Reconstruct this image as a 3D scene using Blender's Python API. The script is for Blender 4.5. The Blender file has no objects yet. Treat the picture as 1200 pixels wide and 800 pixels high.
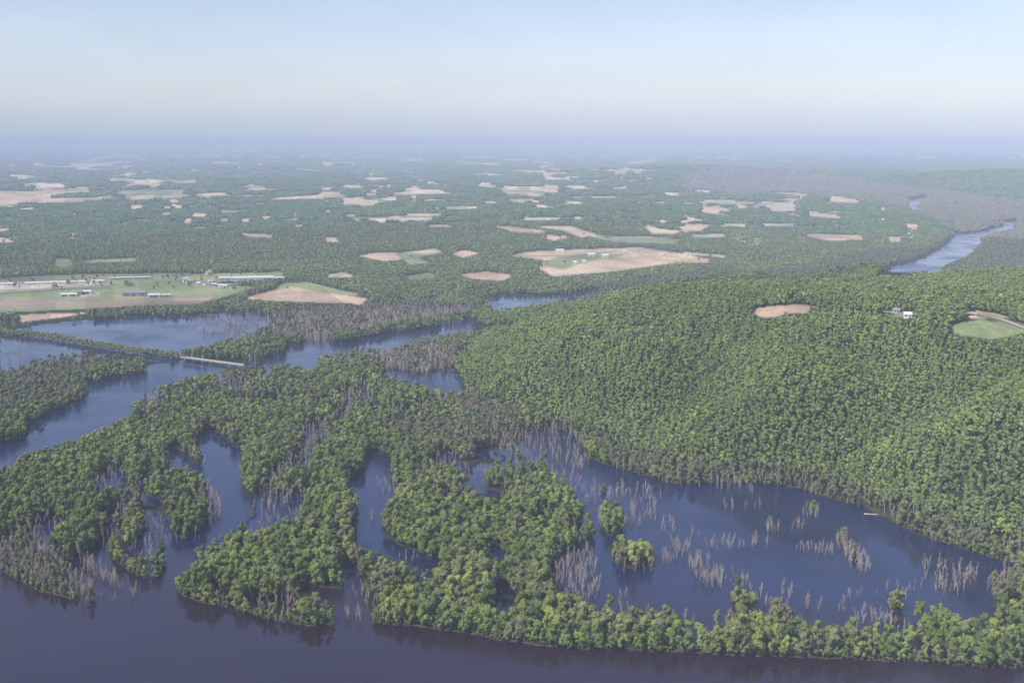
import bpy, math, random
import numpy as np
from mathutils import Vector

rng = np.random.default_rng(7)
random.seed(7)
C = bpy.context.scene.collection
R = math.radians

# ------------------------------------------------------------------ camera
H = 360.0                      # flying height in metres
F = 1290.0                     # focal length in px of a 1200 px wide picture
TH = math.atan((400 - 164) / F)
CT, ST = math.cos(TH), math.sin(TH)

def project(x, y, z):
    dz = z - H
    dep = np.maximum(y * CT - dz * ST, 1.0)
    return 600 + F * x / dep, 400 - F * (y * ST + dz * CT) / dep

def unproject(px, py, z=0.0):
    a = (px - 600) / F
    b = (400 - py) / F
    dx, dy, dz = a, CT + b * ST, -ST + b * CT
    t = (z - H) / dz
    return dx * t, dy * t

cam_d = bpy.data.cameras.new("camera")
cam = bpy.data.objects.new("camera", cam_d)
C.objects.link(cam)
cam_d.sensor_width = 36.0
cam_d.lens = 36.0 * F / 1200
cam_d.clip_start = 1.0
cam_d.clip_end = 300000.0
cam.location = (0, 0, H)
cam.rotation_euler = (R(90) - TH, 0, 0)
bpy.context.scene.camera = cam

# ------------------------------------------------------------------ noise
def _hash(ix, iy, s):
    n = (ix.astype(np.int64) * 374761393 + iy.astype(np.int64) * 668265263 + s * 974711) & 0xFFFFFFFF
    n = ((n ^ (n >> 13)) * 1274126177) & 0xFFFFFFFF
    n = n ^ (n >> 16)
    return (n & 0xFFFF) / 65535.0

def vnoise(x, y, s=0):
    ix, iy = np.floor(x), np.floor(y)
    fx, fy = x - ix, y - iy
    fx = fx * fx * (3 - 2 * fx); fy = fy * fy * (3 - 2 * fy)
    a, b = _hash(ix, iy, s), _hash(ix + 1, iy, s)
    c, d = _hash(ix, iy + 1, s), _hash(ix + 1, iy + 1, s)
    return (a * (1 - fx) + b * fx) * (1 - fy) + (c * (1 - fx) + d * fx) * fy

def fbm(x, y, s=0, o=4):
    r = 0; amp = 0.5
    for k in range(o):
        r = r + amp * vnoise(x, y, s + 17 * k); x = x * 2.03 + 11.3; y = y * 2.03 + 5.7; amp *= 0.5
    return r / (1 - 0.5 ** o)

def sstep(a, b, v):
    t = np.clip((v - a) / (b - a), 0, 1)
    return t * t * (3 - 2 * t)

# ------------------------------------------------------------------ maps of the land
IW, IH = 1200, 800
def roughen(pts, amp, s):
    out = []
    r = random.Random(s)
    n = len(pts)
    for i in range(n):
        (x0, y0), (x1, y1) = pts[i], pts[(i + 1) % n]
        L = math.hypot(x1 - x0, y1 - y0)
        k = max(1, int(L / 7))
        for j in range(k):
            t = j / k
            a = amp if j else 0
            out.append((x0 + (x1 - x0) * t + r.uniform(-a, a), y0 + (y1 - y0) * t + r.uniform(-a, a) * 0.6))
    return out

def fill(img, pts, val):
    P = np.array(pts, float)
    x0, x1 = int(max(0, P[:, 0].min() - 1)), int(min(IW - 1, P[:, 0].max() + 1))
    y0, y1 = int(max(0, P[:, 1].min() - 1)), int(min(IH - 1, P[:, 1].max() + 1))
    if x1 < x0 or y1 < y0: return
    X, Y = np.meshgrid(np.arange(x0, x1 + 1) + .5, np.arange(y0, y1 + 1) + .5)
    ins = np.zeros(X.shape, bool)
    n = len(P)
    for i in range(n):
        xa, ya = P[i]; xb, yb = P[(i + 1) % n]
        if ya == yb: continue
        cond = ((ya > Y) != (yb > Y)) & (X < (xb - xa) * (Y - ya) / (yb - ya) + xa)
        ins ^= cond
    img[y0:y1 + 1, x0:x1 + 1][ins] = val

def blur(img, n=1):
    for _ in range(n):
        p = np.pad(img, ((1, 1), (1, 1)) + ((0, 0),) * (img.ndim - 2), mode='edge')
        img = (p[:-2, 1:-1] + p[2:, 1:-1] + p[1:-1, :-2] + p[1:-1, 2:] + 2 * p[1:-1, 1:-1]) / 6
    return img

def samp(img, px, py):
    fx = np.clip(px - .5, 0, IW - 1.001); fy = np.clip(py - .5, 0, IH - 1.001)
    ix = fx.astype(int); iy = fy.astype(int)
    tx, ty = fx - ix, fy - iy
    if img.ndim == 3: tx = tx[..., None]; ty = ty[..., None]
    return (img[iy, ix] * (1 - tx) + img[iy, ix + 1] * tx) * (1 - ty) + (img[iy + 1, ix] * (1 - tx) + img[iy + 1, ix + 1] * tx) * ty

WATER = [
 # main river in front
 [(0,800),(0,670),(23,678),(40,690),(67,696),(90,702),(118,706),(160,700),(187,677),(198,684),(208,690),(215,698),(240,706),(270,713),(300,723),(320,727),(360,732),(393,731),(399,713),(385,705),(352,690),(345,683),(356,679),(380,688),(405,690),(427,703),(437,729),(493,733),(527,738),(557,742),(587,750),(613,752),(647,757),(683,760),(733,760),(800,764),(867,767),(933,769),(1013,772),(1067,775),(1150,780),(1200,782),(1200,800)],
 [(63,643),(80,654),(97,649),(112,636),(130,617),(122,640),(122,650),(143,661),(160,674),(187,677),(180,702),(118,708),(95,690),(78,668)],
 [(0,634),(12,630),(16,638),(4,646),(0,648)],
 # channel between the left islands
 [(247,503),(257,507),(270,518),(283,532),(280,553),(284,572),(290,584),(299,598),(283,620),(253,637),(227,650),(213,662),(208,692),(193,690),(187,677),(192,657),(193,645),(213,632),(235,622),(243,607),(254,590),(249,575),(233,553),(220,545),(200,540),(192,525),(205,522),(222,538),(247,554),(250,545),(240,527),(228,517),(232,508)],
 [(397,487),(375,498),(362,520),(340,538),(318,552),(300,574),(296,582),(304,578),(322,560),(345,546),(368,528),(384,505)],
 [(433,462),(420,470),(412,478),(398,490),(402,482),(412,468),(425,460)],
 # channel of the middle island
 [(433,527),(457,534),(458,546),(442,552),(432,558),(436,570),(465,587),(452,592),(443,602),(447,623),(467,637),(493,647),(510,663),(515,673),(487,672),(460,660),(437,650),(420,633),(416,607),(424,598),(422,577),(410,566),(411,556),(428,551),(428,540)],
 [(398,655),(412,657),(430,672),(420,681),(402,677)],
 [(580,683),(604,690),(606,700),(598,718),(586,720),(581,702)],
 [(565,633),(580,637),(592,650),(585,657),(570,647)],
 [(540,562),(555,564),(575,573),(594,580),(585,584),(560,577),(543,571)],
 [(626,597),(648,598),(645,609),(630,610)],
 [(500,655),(517,652),(520,660),(505,664)],
 [(140,560),(153,566),(150,574),(141,571)], [(158,578),(185,582),(192,592),(175,593),(160,588)], [(128,598),(142,594),(146,604),(134,610)],
 # lagoon below the hill
 [(540,531),(575,527),(600,520),(630,505),(647,497),(660,500),(680,515),(690,537),(713,545),(750,555),(797,568),(843,566),(880,563),(910,566),(933,571),(973,583),(1013,594),(1040,606),(1067,621),(1100,634),(1133,644),(1167,654),(1200,658),(1200,664),(1174,673),(1160,692),(1170,722),(1130,722),(1112,710),(1090,704),(1073,706),(1066,716),(1052,724),(1030,735),(1000,737),(970,733),(940,730),(920,722),(890,700),(880,690),(866,694),(853,725),(840,737),(815,738),(790,722),(777,714),(750,716),(720,711),(695,716),(687,703),(660,695),(648,675),(646,655),(665,648),(690,637),(698,620),(692,602),(680,590),(672,575),(655,560),(635,545),(600,540),(560,537)],
 # pond at the foot of the hill
 [(440,437),(465,434),(490,440),(515,434),(533,431),(541,442),(544,456),(520,456),(490,449),(460,443)],
 # upper river
 [(0,523),(17,517),(35,508),(30,497),(80,474),(97,467),(101,453),(127,443),(167,437),(174,427),(213,421),(280,422),(300,424),(333,412),(336,404),(400,400),(450,391),(510,383),(533,378),(593,372),(610,374),(597,381),(550,386),(500,394),(450,404),(400,411),(374,419),(370,432),(356,433),(352,428),(330,426),(310,429),(280,430),(260,433),(207,444),(180,454),(154,470),(153,484),(123,501),(83,514),(43,528),(20,534),(0,551)],
 # flooded lake behind the causeway
 [(15,385),(60,379),(100,375),(160,372),(233,368),(300,367),(322,372),(312,382),(296,390),(270,396),(250,401),(225,408),(180,408),(133,401),(80,394),(40,388)],
 [(0,395),(30,398),(60,402),(95,408),(110,412),(80,413),(60,415),(45,420),(20,428),(0,433)],
 [(565,348),(593,345),(640,345),(665,345),(703,338),(700,343),(660,350),(633,357),(600,362),(577,363),(575,352)],
 # river beyond the hill
 [(1020,322),(1040,312),(1083,300),(1110,283),(1117,271),(1140,272),(1153,269),(1170,264),(1175,258),(1194,257),(1193,267),(1170,271),(1154,275),(1150,283),(1133,300),(1107,310),(1100,319),(1060,322)],
 [(1113,270),(1114,258),(1119,258),(1119,270)],
 [(1060,232),(1077,230),(1093,226),(1080,236),(1076,247),(1067,245),(1060,238)],
 [(903,345),(935,340),(952,334),(946,342),(920,347)],
]
LAND = [   # wooded islets inside the water
 [(712,640),(722,632),(745,630),(768,633),(770,645),(765,660),(748,668),(728,663),(712,655)],
 [(703,592),(715,585),(728,590),(733,605),(730,622),(715,628),(705,618)],
 [(1036,694),(1050,691),(1063,695),(1063,712),(1048,717),(1037,712)],
 [(283,414),(293,405),(315,402),(333,406),(333,413),(310,418),(290,422)],
 [(222,408),(250,403),(285,396),(318,388),(318,402),(283,407),(250,416),(226,418)],
 [(855,693),(864,672),(872,692),(892,698),(900,716),(870,722),(855,720)],
]
Wm = np.zeros((IH, IW))
for k, p in enumerate(WATER):
    fill(Wm, roughen(p, 1.6 if k else 1.0, k), 1.0)
for k, p in enumerate(LAND): fill(Wm, roughen(p, 1.2, 50 + k), 0.0)
Wm = blur(Wm, 1)
Wsoft = blur(Wm, 14)

NOGO = np.zeros((IH, IW))     # open ground and water beside the causeway
fill(NOGO, [(0,384),(60,391),(110,400),(160,408),(214,416),(214,421),(160,419),(110,413),(60,406),(0,402)], 1.0)
# zones of drowned timber: polygon, density, share of green trees
DEAD = [
 ([(0,640),(25,628),(45,635),(60,645),(75,660),(100,682),(122,705),(90,702),(67,697),(23,679),(0,669)],1.0,.45),
 ([(93,655),(108,660),(130,672),(145,684),(142,693),(115,678),(95,664)],1.0,.4),
 ([(150,688),(160,692),(160,698),(150,697)],.8,0),
 ([(130,620),(140,590),(150,570),(175,580),(165,600),(150,615),(140,640),(125,650),(120,640)],.6,.35),
 ([(238,575),(255,580),(258,605),(248,615),(240,600)],.6,.2),
 ([(296,582),(320,556),(345,538),(365,518),(375,500),(395,485),(410,470),(430,445),(440,450),(420,480),(385,520),(350,550),(312,580)],.45,.25),
 ([(430,418),(470,412),(530,408),(541,430),(515,434),(490,440),(465,434),(440,437)],.8,.1),
 ([(560,500),(600,505),(650,500),(675,520),(690,540),(680,560),(640,555),(600,545),(590,530),(570,525)],.33,.35),
 ([(540,470),(600,480),(620,500),(560,500),(520,480)],.9,.32),
 ([(425,495),(520,496),(565,515),(545,535),(470,518),(430,512)],.9,.5),
 ([(655,560),(700,572),(760,572),(770,588),(740,600),(700,590),(670,585)],.28,.1),
 ([(646,655),(665,648),(690,640),(702,665),(704,690),(695,705),(665,700),(650,685)],.55,.05),
 ([(710,660),(770,640),(800,640),(800,652),(770,668),(730,672)],.25,.1),
 ([(700,585),(735,585),(775,575),(775,600),(735,625),(700,625)],.3,.2),
 ([(806,660),(820,658),(835,670),(852,672),(850,688),(830,688),(815,678)],.75,0),
 ([(856,690),(866,668),(878,690),(895,700),(928,718),(930,740),(870,730),(858,730)],.6,.15),
 ([(1000,718),(1020,715),(1060,725),(1060,742),(1000,742)],.4,.1),
 ([(1080,660),(1092,657),(1110,667),(1146,668),(1145,682),(1120,698),(1098,695),(1084,680)],.5,.05),
 ([(1022,680),(1035,690),(1075,680),(1085,690),(1060,697),(1030,705),(1022,697)],.3,0),
 ([(1157,690),(1165,674),(1200,668),(1200,690),(1172,712)],.9,.3),
 ([(980,628),(990,630),(1005,645),(1022,667),(1010,672),(995,660),(985,645)],.85,.12),
 ([(700,712),(790,722),(840,738),(855,728),(930,735),(1000,740),(1000,748),(860,742),(780,730),(700,722)],.35,.1),
 ([(405,690),(427,703),(438,729),(455,731),(450,700),(430,690)],.5,.3),
 ([(680,520),(720,530),(800,550),(910,545),(1000,572),(1100,612),(1200,642),(1200,658),(1100,634),(1013,594),(933,571),(843,566),(797,568),(713,545)],1.0,.62),
 ([(640,490),(700,510),(720,530),(690,530),(660,505)],.9,.6),
 ([(310,378),(330,366),(400,356),(500,358),(570,360),(560,366),(530,374),(450,386),(400,396),(345,400),(320,398),(296,394)],.95,.12),
 ([(228,372),(310,368),(325,372),(310,385),(280,394),(235,390),(225,380)],.16,0),
 ([(60,411),(110,414),(150,418),(190,422),(195,428),(130,434),(60,446),(0,450),(0,438),(40,424)],.75,.3),
 ([(0,404),(40,408),(70,410),(50,420),(0,432)],.05,0),
 ([(0,445),(80,445),(97,467),(60,480),(0,490)],.9,.6),
 ([(600,366),(660,350),(703,340),(800,332),(900,318),(1000,320),(1020,322),(960,335),(850,345),(720,345)],.9,.4),
 ([(380,420),(440,400),(560,388),(560,400),(430,420),(400,440)],.9,.3),
]
Dd = np.zeros((IH, IW)); Dg = np.zeros((IH, IW)); Dw = np.ones((IH, IW))
DRY = {(310,378), (380,420), (600,366), (0,445), (540,470), (60,411), (425,495)}
for k, (p, a, g) in enumerate(DEAD):
    q = roughen(p, 2.5, 200 + k)
    fill(Dd, q, a); fill(Dg, q, g); fill(Dw, q, 0.0 if p[0] in DRY else 1.0)

for k, p in enumerate(LAND): fill(Dd, roughen(p, 1.2, 50 + k), 0.0)

# fields: polygon, colour
TAN = (.54,.42,.29); PINK = (.55,.40,.29); GRS = (.17,.22,.095); PALE = (.46,.41,.33); OLV = (.20,.21,.11); BRN = (.29,.225,.165); LGR = (.24,.27,.14)
FIELDS = [
 ([(0,326),(60,322),(120,321),(215,320),(255,322),(250,331),(180,334),(0,336)],OLV),
 ([(0,334),(70,332),(170,329),(250,332),(300,336),(250,352),(180,357),(100,362),(0,366)],LGR),
 ([(0,333),(60,331),(122,330),(105,335),(40,338),(0,340)],PALE),
 ([(0,350),(90,351),(250,349),(235,356),(110,360),(0,360)],BRN),
 ([(0,342),(130,336),(130,338),(0,345)],GRS),
 ([(90,345),(118,342),(116,347),(95,348)],PALE),
 ([(200,350),(250,347),(245,352),(205,352)],PINK),
 ([(283,350),(320,340),(338,335),(385,343),(432,350),(425,354),(380,355),(330,353)],PINK),
 ([(22,369),(65,367),(108,366),(70,372),(25,377)],PINK),
 ([(318,341),(330,332),(360,330),(400,340),(430,346),(400,346),(340,336)],LGR),
 ([(180,320),(215,322),(330,318),(335,325),(240,330),(180,328)],LGR),
 ([(65,303),(80,303),(88,310),(75,313),(64,312)],LGR),
 ([(97,305),(160,302),(160,306),(98,308)],LGR),
 ([(418,300),(440,296),(470,296),(485,303),(450,306)],TAN),
 ([(462,297),(510,291),(520,296),(490,302),(505,308),(480,310)],LGR),
 ([(475,296),(505,292),(520,294),(500,297)],TAN),
 ([(527,297),(545,293),(562,297),(543,302)],PINK),
 ([(535,322),(570,318),(602,322),(590,329),(555,327)],PINK),
 ([(473,324),(500,319),(512,322),(510,327),(480,328)],GRS),
 ([(382,322),(400,319),(415,322),(412,325),(384,325)],TAN),
 ([(380,345),(400,347),(428,355),(420,357),(395,352)],TAN),
 ([(595,300),(620,295),(680,292),(750,290),(800,297),(830,304),(770,311),(720,318),(645,322),(630,314),(640,305)],TAN),
 ([(630,310),(650,302),(700,296),(740,298),(690,306),(660,316)],LGR),
 ([(640,322),(690,318),(720,316),(720,318),(650,324)],PALE),
 ([(700,303),(760,298),(800,300),(760,308),(705,311)],PINK),
 ([(576,264),(595,265),(640,270),(635,273),(600,271)],TAN),
 ([(622,265),(668,265),(705,276),(680,278),(660,270)],TAN),
 ([(640,275),(670,277),(650,282),(640,280)],PINK),
 ([(690,277),(800,280),(790,286),(720,284)],LGR),
 ([(690,276),(750,277),(800,279),(750,279)],PALE),
 ([(748,260),(775,268),(800,270),(790,274),(765,274)],TAN),
 ([(790,265),(830,262),(830,267),(800,270)],PINK),
 ([(880,366),(890,360),(930,357),(958,358),(950,363),(945,367),(920,367),(912,373),(890,371)],PINK),
 ([(1125,365),(1145,364),(1165,367),(1185,372),(1150,373),(1138,373)],PINK),
 ([(1108,384),(1125,378),(1150,374),(1200,383),(1200,392),(1160,398),(1122,392)],(.215,.25,.12)),
 ([(1145,366),(1165,369),(1185,375),(1200,380),(1200,386),(1180,380),(1160,373),(1145,371)],OLV),
 ([(955,356),(1000,358),(1048,365),(1048,368),(1000,361),(958,359)],OLV),
 ([(1040,364),(1072,366),(1074,373),(1045,372)],OLV),
 ([(0,226),(60,222),(120,224),(115,233),(60,238),(0,241)],TAN),
 ([(40,214),(55,214),(55,216),(40,216)],TAN),
 ([(130,224),(215,220),(218,229),(200,230)],LGR),
 ([(220,225),(300,222),(400,226),(400,230),(330,234),(240,230)],TAN),
 ([(40,192),(150,190),(160,196),(110,200),(40,195)],PALE),
 ([(215,200),(235,198),(230,203)],PALE), ([(290,199),(400,199),(400,202),(290,201)],PALE),
 ([(218,263),(245,261),(245,267),(225,267)],TAN), ([(336,257),(352,256),(360,264),(345,266),(337,262)],TAN),
 ([(255,256),(272,256),(272,259),(256,259)],TAN), ([(78,272),(90,272),(90,279),(80,279)],PINK),
 ([(0,278),(18,280),(14,284),(0,284)],PINK), ([(240,316),(248,315),(248,321),(240,321)],PINK),
 ([(380,278),(398,278),(396,284),(382,283)],TAN), ([(280,273),(320,275),(318,279),(290,277)],PALE),
 ([(255,246),(285,240),(292,246),(260,250)],LGR), ([(305,253),(320,253),(318,257),(306,257)],TAN),
 ([(400,234),(445,236),(440,241),(400,240)],TAN), ([(455,240),(480,239),(478,243),(458,243)],PINK),
 ([(482,229),(508,228),(508,232),(484,232)],PALE), ([(500,263),(530,263),(528,266),(502,266)],PALE),
 ([(550,204),(585,201),(650,200),(670,202),(640,206),(560,211)],PALE), ([(560,216),(582,216),(582,219),(562,219)],TAN),
 ([(600,199),(660,198),(665,204),(610,204)],PINK), ([(685,199),(735,200),(735,204),(690,203)],TAN), ([(740,199),(785,199),(785,203),(742,203)],PALE),
 ([(640,209),(718,208),(718,211),(640,211)],PALE), ([(515,187),(570,190),(568,193),(515,190)],PINK), ([(620,189),(685,188),(685,192),(622,191)],PALE),
 ([(700,190),(768,189),(768,192),(702,192)],PALE),
 ([(455,253),(520,251),(520,253),(456,255)],TAN),
 ([(800,252),(870,260),(880,266),(830,264),(800,258)],TAN), ([(800,263),(825,262),(828,270),(800,272)],PINK),
 ([(875,255),(930,250),(945,254),(900,259),(875,262)],TAN), ([(900,226),(940,226),(945,232),(930,236),(905,232)],TAN),
 ([(895,240),(930,236),(938,246),(905,249)],PALE), ([(968,228),(1015,235),(1010,238),(970,236)],PINK),
 ([(945,248),(985,252),(985,257),(945,253)],TAN), ([(970,244),(992,243),(992,248),(972,249)],TAN), ([(1028,242),(1042,243),(1040,247),(1028,246)],TAN),
 ([(1022,256),(1040,255),(1040,260),(1024,260)],TAN), ([(1058,262),(1075,262),(1080,268),(1064,270)],PINK),
 ([(945,274),(1010,275),(1012,281),(970,282),(945,277)],PINK), ([(1040,277),(1056,277),(1056,283),(1042,283)],TAN),
 ([(890,262),(945,262),(930,265),(892,265)],PALE), ([(810,275),(850,274),(850,278),(812,278)],PALE), ([(800,303),(832,303),(830,308),(802,308)],PINK),
 ([(800,295),(852,299),(850,302),(802,298)],PALE),
 ([(820,243),(850,243),(868,252),(850,254),(820,248)],TAN),([(800,236),(842,235),(840,238),(800,238)],PALE),
]
Fm = np.zeros((IH, IW)); Fc = np.zeros((IH, IW, 3))
def add_field(p, c, s=0, rough=.5):
    q = roughen(p, rough, s)
    j = 1 + .12 * (random.Random(s * 7 + 1).random() - .5)
    fill(Fm, q, 1.0)
    M = np.zeros((IH, IW)); fill(M, q, 1.0)
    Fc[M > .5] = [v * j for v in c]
FARC = [TAN, PINK, PALE, LGR, TAN, PALE, OLV]
# farmland on the far plain: rectangular fields strewn over the ground
rf = random.Random(11)
nfar = 0
while nfar < 2300:
    d = 4700 * math.exp(rf.random() * 2.35)
    a = (rf.random() - .5) * 1.0
    cx, cy = d * math.sin(a), d * math.cos(a)
    n_ = float(fbm(np.array([cx / 5200]), np.array([cy / 5200]), 91)[0])
    if n_ < .47 and rf.random() < .45: continue
    qx, qy = project(np.array([cx]), np.array([cy]), 20.)
    qx, qy = float(qx[0]), float(qy[0])
    if qx > 1000 and 185 < qy < 300: continue
    if qx > 820 and 190 < qy < 235 and rf.random() < .8: continue
    if d < 6000 and (qx > 1000 or rf.random() < .6): continue
    w, h = rf.uniform(50, 250), rf.uniform(22, 85)
    if d < 7000: w, h = w * .6, h * .7
    if d > 16000: w, h = w * 1.4, h * 1.4
    r = rf.choice([0, 0, R(90), R(8)]) + R(12)
    poly = []
    for sx, sy in ((-1, -1), (1, -1), (1, 1), (-1, 1)):
        X = cx + sx * w * math.cos(r) - sy * h * math.sin(r)
        Y = cy + sx * w * math.sin(r) + sy * h * math.cos(r)
        u, v = project(np.array([X]), np.array([Y]), 20.)
        poly.append((float(u[0]), float(v[0])))
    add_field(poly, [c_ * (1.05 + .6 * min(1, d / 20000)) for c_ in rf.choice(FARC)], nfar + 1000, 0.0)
    nfar += 1
for k, (p, c) in enumerate(FIELDS): add_field(p, c, k + 1, .3 if p[0][1] > 290 else .15)
Fm[Wm > .5] = 0
def lots(x, y):
    d = np.hypot(x, y)
    a = np.floor((x * .98 + y * .2) / 260 + .4 * vnoise(x / 500, y / 500, 4)); b = np.floor((x * -.2 + y * .98) / (150 + d * .012))
    return np.where(d > 4600, (_hash(a, b, 77) > .22) * 1.0, 1.0)
Fcb = blur(Fc * Fm[..., None], 1); Fmb = blur(Fm, 1)

# tint zones far off: pinkish drowned bottoms along the valley
MARSH = [
 [(1020,322),(1100,285),(1115,270),(1090,255),(1050,240),(980,225),(900,215),(830,212),(820,198),(880,193),(960,205),(1040,218),(1100,225),(1200,240),(1200,320),(1110,322)],
 [(800,228),(1000,230),(1070,245),(1060,235),(900,212),(800,205)],
 [(860,335),(930,315),(1000,300),(1040,292),(1080,295),(1020,318),(960,335)],
 [(310,378),(330,366),(400,356),(500,358),(570,360),(530,374),(450,386),(345,400),(296,394)],
 [(660,345),(760,325),(860,315),(860,335),(760,340)],
]
Mm = np.zeros((IH, IW))
for k, p in enumerate(MARSH): fill(Mm, roughen(p, 3, 300 + k), 1.0)
Mm = blur(Mm, 3)

# ------------------------------------------------------------------ height of the land
HILL_PIX = [
 (545,452,1),(575,468,1),(600,478,1),(650,495,1),(700,520,1),(760,545,1),(830,555,1),(910,560,2),(973,575,2),(1040,598,3),(1100,625,3),(1200,652,3),(1320,690,3),
 (600,418,48),(700,448,48),(800,478,46),(900,496,44),(1000,518,42),(1100,548,42),(1200,575,42),(1320,610,42),
 (660,405,64),(760,420,70),(860,450,62),(960,455,72),(1080,480,72),(1200,500,74),
 (785,402,56),(808,436,40),(832,470,28),(848,505,14),(1010,445,58),(1035,492,40),(1060,540,22),
 (540,432,1),(548,408,2),(570,392,8),(595,378,20),
 (620,386,50),(660,366,74),(720,350,90),(800,345,98),(860,345,100),
 (900,400,92),(915,363,100),(1000,356,106),(1060,372,108),(1150,372,106),(1200,388,102),(1200,440,92),(1000,420,90),(800,385,90),(720,385,84),
 (1000,338,106),(1060,326,112),(1200,324,114),(1320,330,110),(1320,450,90)]
HILL_PIX = [(a, b + ({(1000, 338): 26, (1060, 326): 19, (860, 345): 16}.get((a, b), 13) if c > 9 and b < 370 and (a, b) not in ((915, 363), (1000, 356)) else 0), c * 1.3 if c > 9 else c) for a, b, c in HILL_PIX]
pts = [unproject(a, b, c) + (c,) for a, b, c in HILL_PIX]
for a, d in ((560,2300),(620,2330),(720,2420),(860,2600),(1000,2850),(1100,3000),(1200,3150),(1320,3200)):
    t = (a - 600) / F
    pts.append((d * t, d, 1.0))
HP = np.array(pts)
def _phi(r2): return np.sqrt(r2 + 90.0 ** 2)
_r2 = ((HP[:, None, :2] - HP[None, :, :2]) ** 2).sum(-1)
_A = np.zeros((len(HP) + 1, len(HP) + 1)); _A[:-1, :-1] = _phi(_r2) + np.eye(len(HP)) * -6.0; _A[:-1, -1] = 1; _A[-1, :-1] = 1
HWt = np.linalg.solve(_A, np.append(HP[:, 2], 0))
def hill(x, y):
    r = np.full(x.shape, HWt[-1])
    for k in range(len(HP)):
        r = r + HWt[k] * _phi((x - HP[k, 0]) ** 2 + (y - HP[k, 1]) ** 2)
    # keep it to its own block of ground
    u = 600 + F * x / np.maximum(y, 1)
    gate = sstep(525, 560, u) * (1 - sstep(3100, 3300, np.hypot(x, y)))
    g = fbm(x / 290, y / 290, 5, 4) - .5
    r = np.maximum(r - 1, 0) * gate
    return r * (1 + 0) + (g - .10) * 74 * sstep(8, 45, r)

def bump_ridge(x, y, ang, d, aw, dw, h):
    a = np.degrees(np.arctan2(x, y)); dd = np.hypot(x, y)
    return h * np.exp(-((a - ang) / aw) ** 2 - ((dd - d) / dw) ** 2)

def land_z(x, y, water=None):
    d = np.hypot(x, y)
    u0, v0 = project(x, y, np.zeros_like(x))
    ws = samp(Wsoft, u0, v0)
    n = fbm(x / 950, y / 950, 3, 4)
    n2 = fbm(x / 2600, y / 2600, 8, 3)
    left = 1 - sstep(700, 900, u0) * (1 - sstep(8000, 12000, d))
    up = sstep(3250, 4600, d) * (.35 + .65 * left)
    z = up * (n * 55 + n2 * 50 - 30)
    z = np.maximum(z, 0) * (1 - sstep(.02, .5, ws))
    z = z + bump_ridge(x, y, 24, 9400, 6.0, 1100, 95) + bump_ridge(x, y, 34, 9000, 6.0, 1400, 100) + bump_ridge(x, y, 10, 10800, 4.5, 1500, 80) + bump_ridge(x, y, 5, 10400, 3.5, 1500, 50)
    zh = np.zeros_like(x)
    m = (d < 3400) & (u0 > 500)
    if m.any(): zh[m] = hill(x[m], y[m])
    micro = .9 + .5 * (fbm(x / 40, y / 40, 21, 2) - .5)
    return micro + z + zh, zh

def pocket(x, y):
    u, v = project(x, y, np.zeros_like(x))
    core = (u > 425) & (u < 665) & (v > 590)       # the thick of the middle island stays dry
    return (1 - core) * sstep(.622, .66, fbm(x / 36 + 3.1, y / 62, 71, 3))

# ------------------------------------------------------------------ materials
def mat(name):
    m = bpy.data.materials.new(name); m.use_nodes = True
    nt = m.node_tree; nt.nodes.clear()
    out = nt.nodes.new('ShaderNodeOutputMaterial')
    return m, nt, out

def simple(name, col, rough=.7, var=.15, scale=.4):
    m, nt, out = mat(name)
    b = nt.nodes.new('ShaderNodeBsdfPrincipled'); b.inputs['Roughness'].default_value = rough
    tc = nt.nodes.new('ShaderNodeTexCoord'); no = nt.nodes.new('ShaderNodeTexNoise'); no.inputs['Scale'].default_value = scale
    rp = nt.nodes.new('ShaderNodeValToRGB')
    rp.color_ramp.elements[0].color = tuple(c * (1 - var) for c in col) + (1,)
    rp.color_ramp.elements[1].color = tuple(min(1, c * (1 + var)) for c in col) + (1,)
    rp.color_ramp.elements[0].position = .3; rp.color_ramp.elements[1].position = .7
    nt.links.new(tc.outputs['Object'], no.inputs['Vector']); nt.links.new(no.outputs['Fac'], rp.inputs['Fac'])
    nt.links.new(rp.outputs['Color'], b.inputs['Base Color']); nt.links.new(b.outputs['BSDF'], out.inputs['Surface'])
    return m

def leaf_material():
    m, nt, out = mat('foliage')
    L = nt.links.new
    at = nt.nodes.new('ShaderNodeAttribute'); at.attribute_type = 'INSTANCER'; at.attribute_name = 'tint'
    va = nt.nodes.new('ShaderNodeAttribute'); va.attribute_type = 'GEOMETRY'; va.attribute_name = 'leaf'
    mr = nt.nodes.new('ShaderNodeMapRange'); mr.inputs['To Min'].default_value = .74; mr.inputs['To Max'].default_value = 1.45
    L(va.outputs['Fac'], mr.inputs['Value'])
    mx = nt.nodes.new('ShaderNodeMix'); mx.data_type = 'RGBA'; mx.blend_type = 'MULTIPLY'; mx.inputs['Factor'].default_value = 1
    L(at.outputs['Color'], mx.inputs['A']); L(mr.outputs['Result'], mx.inputs['B'])
    d = nt.nodes.new('ShaderNodeBsdfDiffuse'); t = nt.nodes.new('ShaderNodeBsdfTranslucent')
    L(mx.outputs['Result'], d.inputs['Color']); L(mx.outputs['Result'], t.inputs['Color'])
    ms = nt.nodes.new('ShaderNodeMixShader'); ms.inputs['Fac'].default_value = .14
    L(d.outputs['BSDF'], ms.inputs[1]); L(t.outputs['BSDF'], ms.inputs[2]); L(ms.outputs['Shader'], out.inputs['Surface'])
    return m

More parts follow.
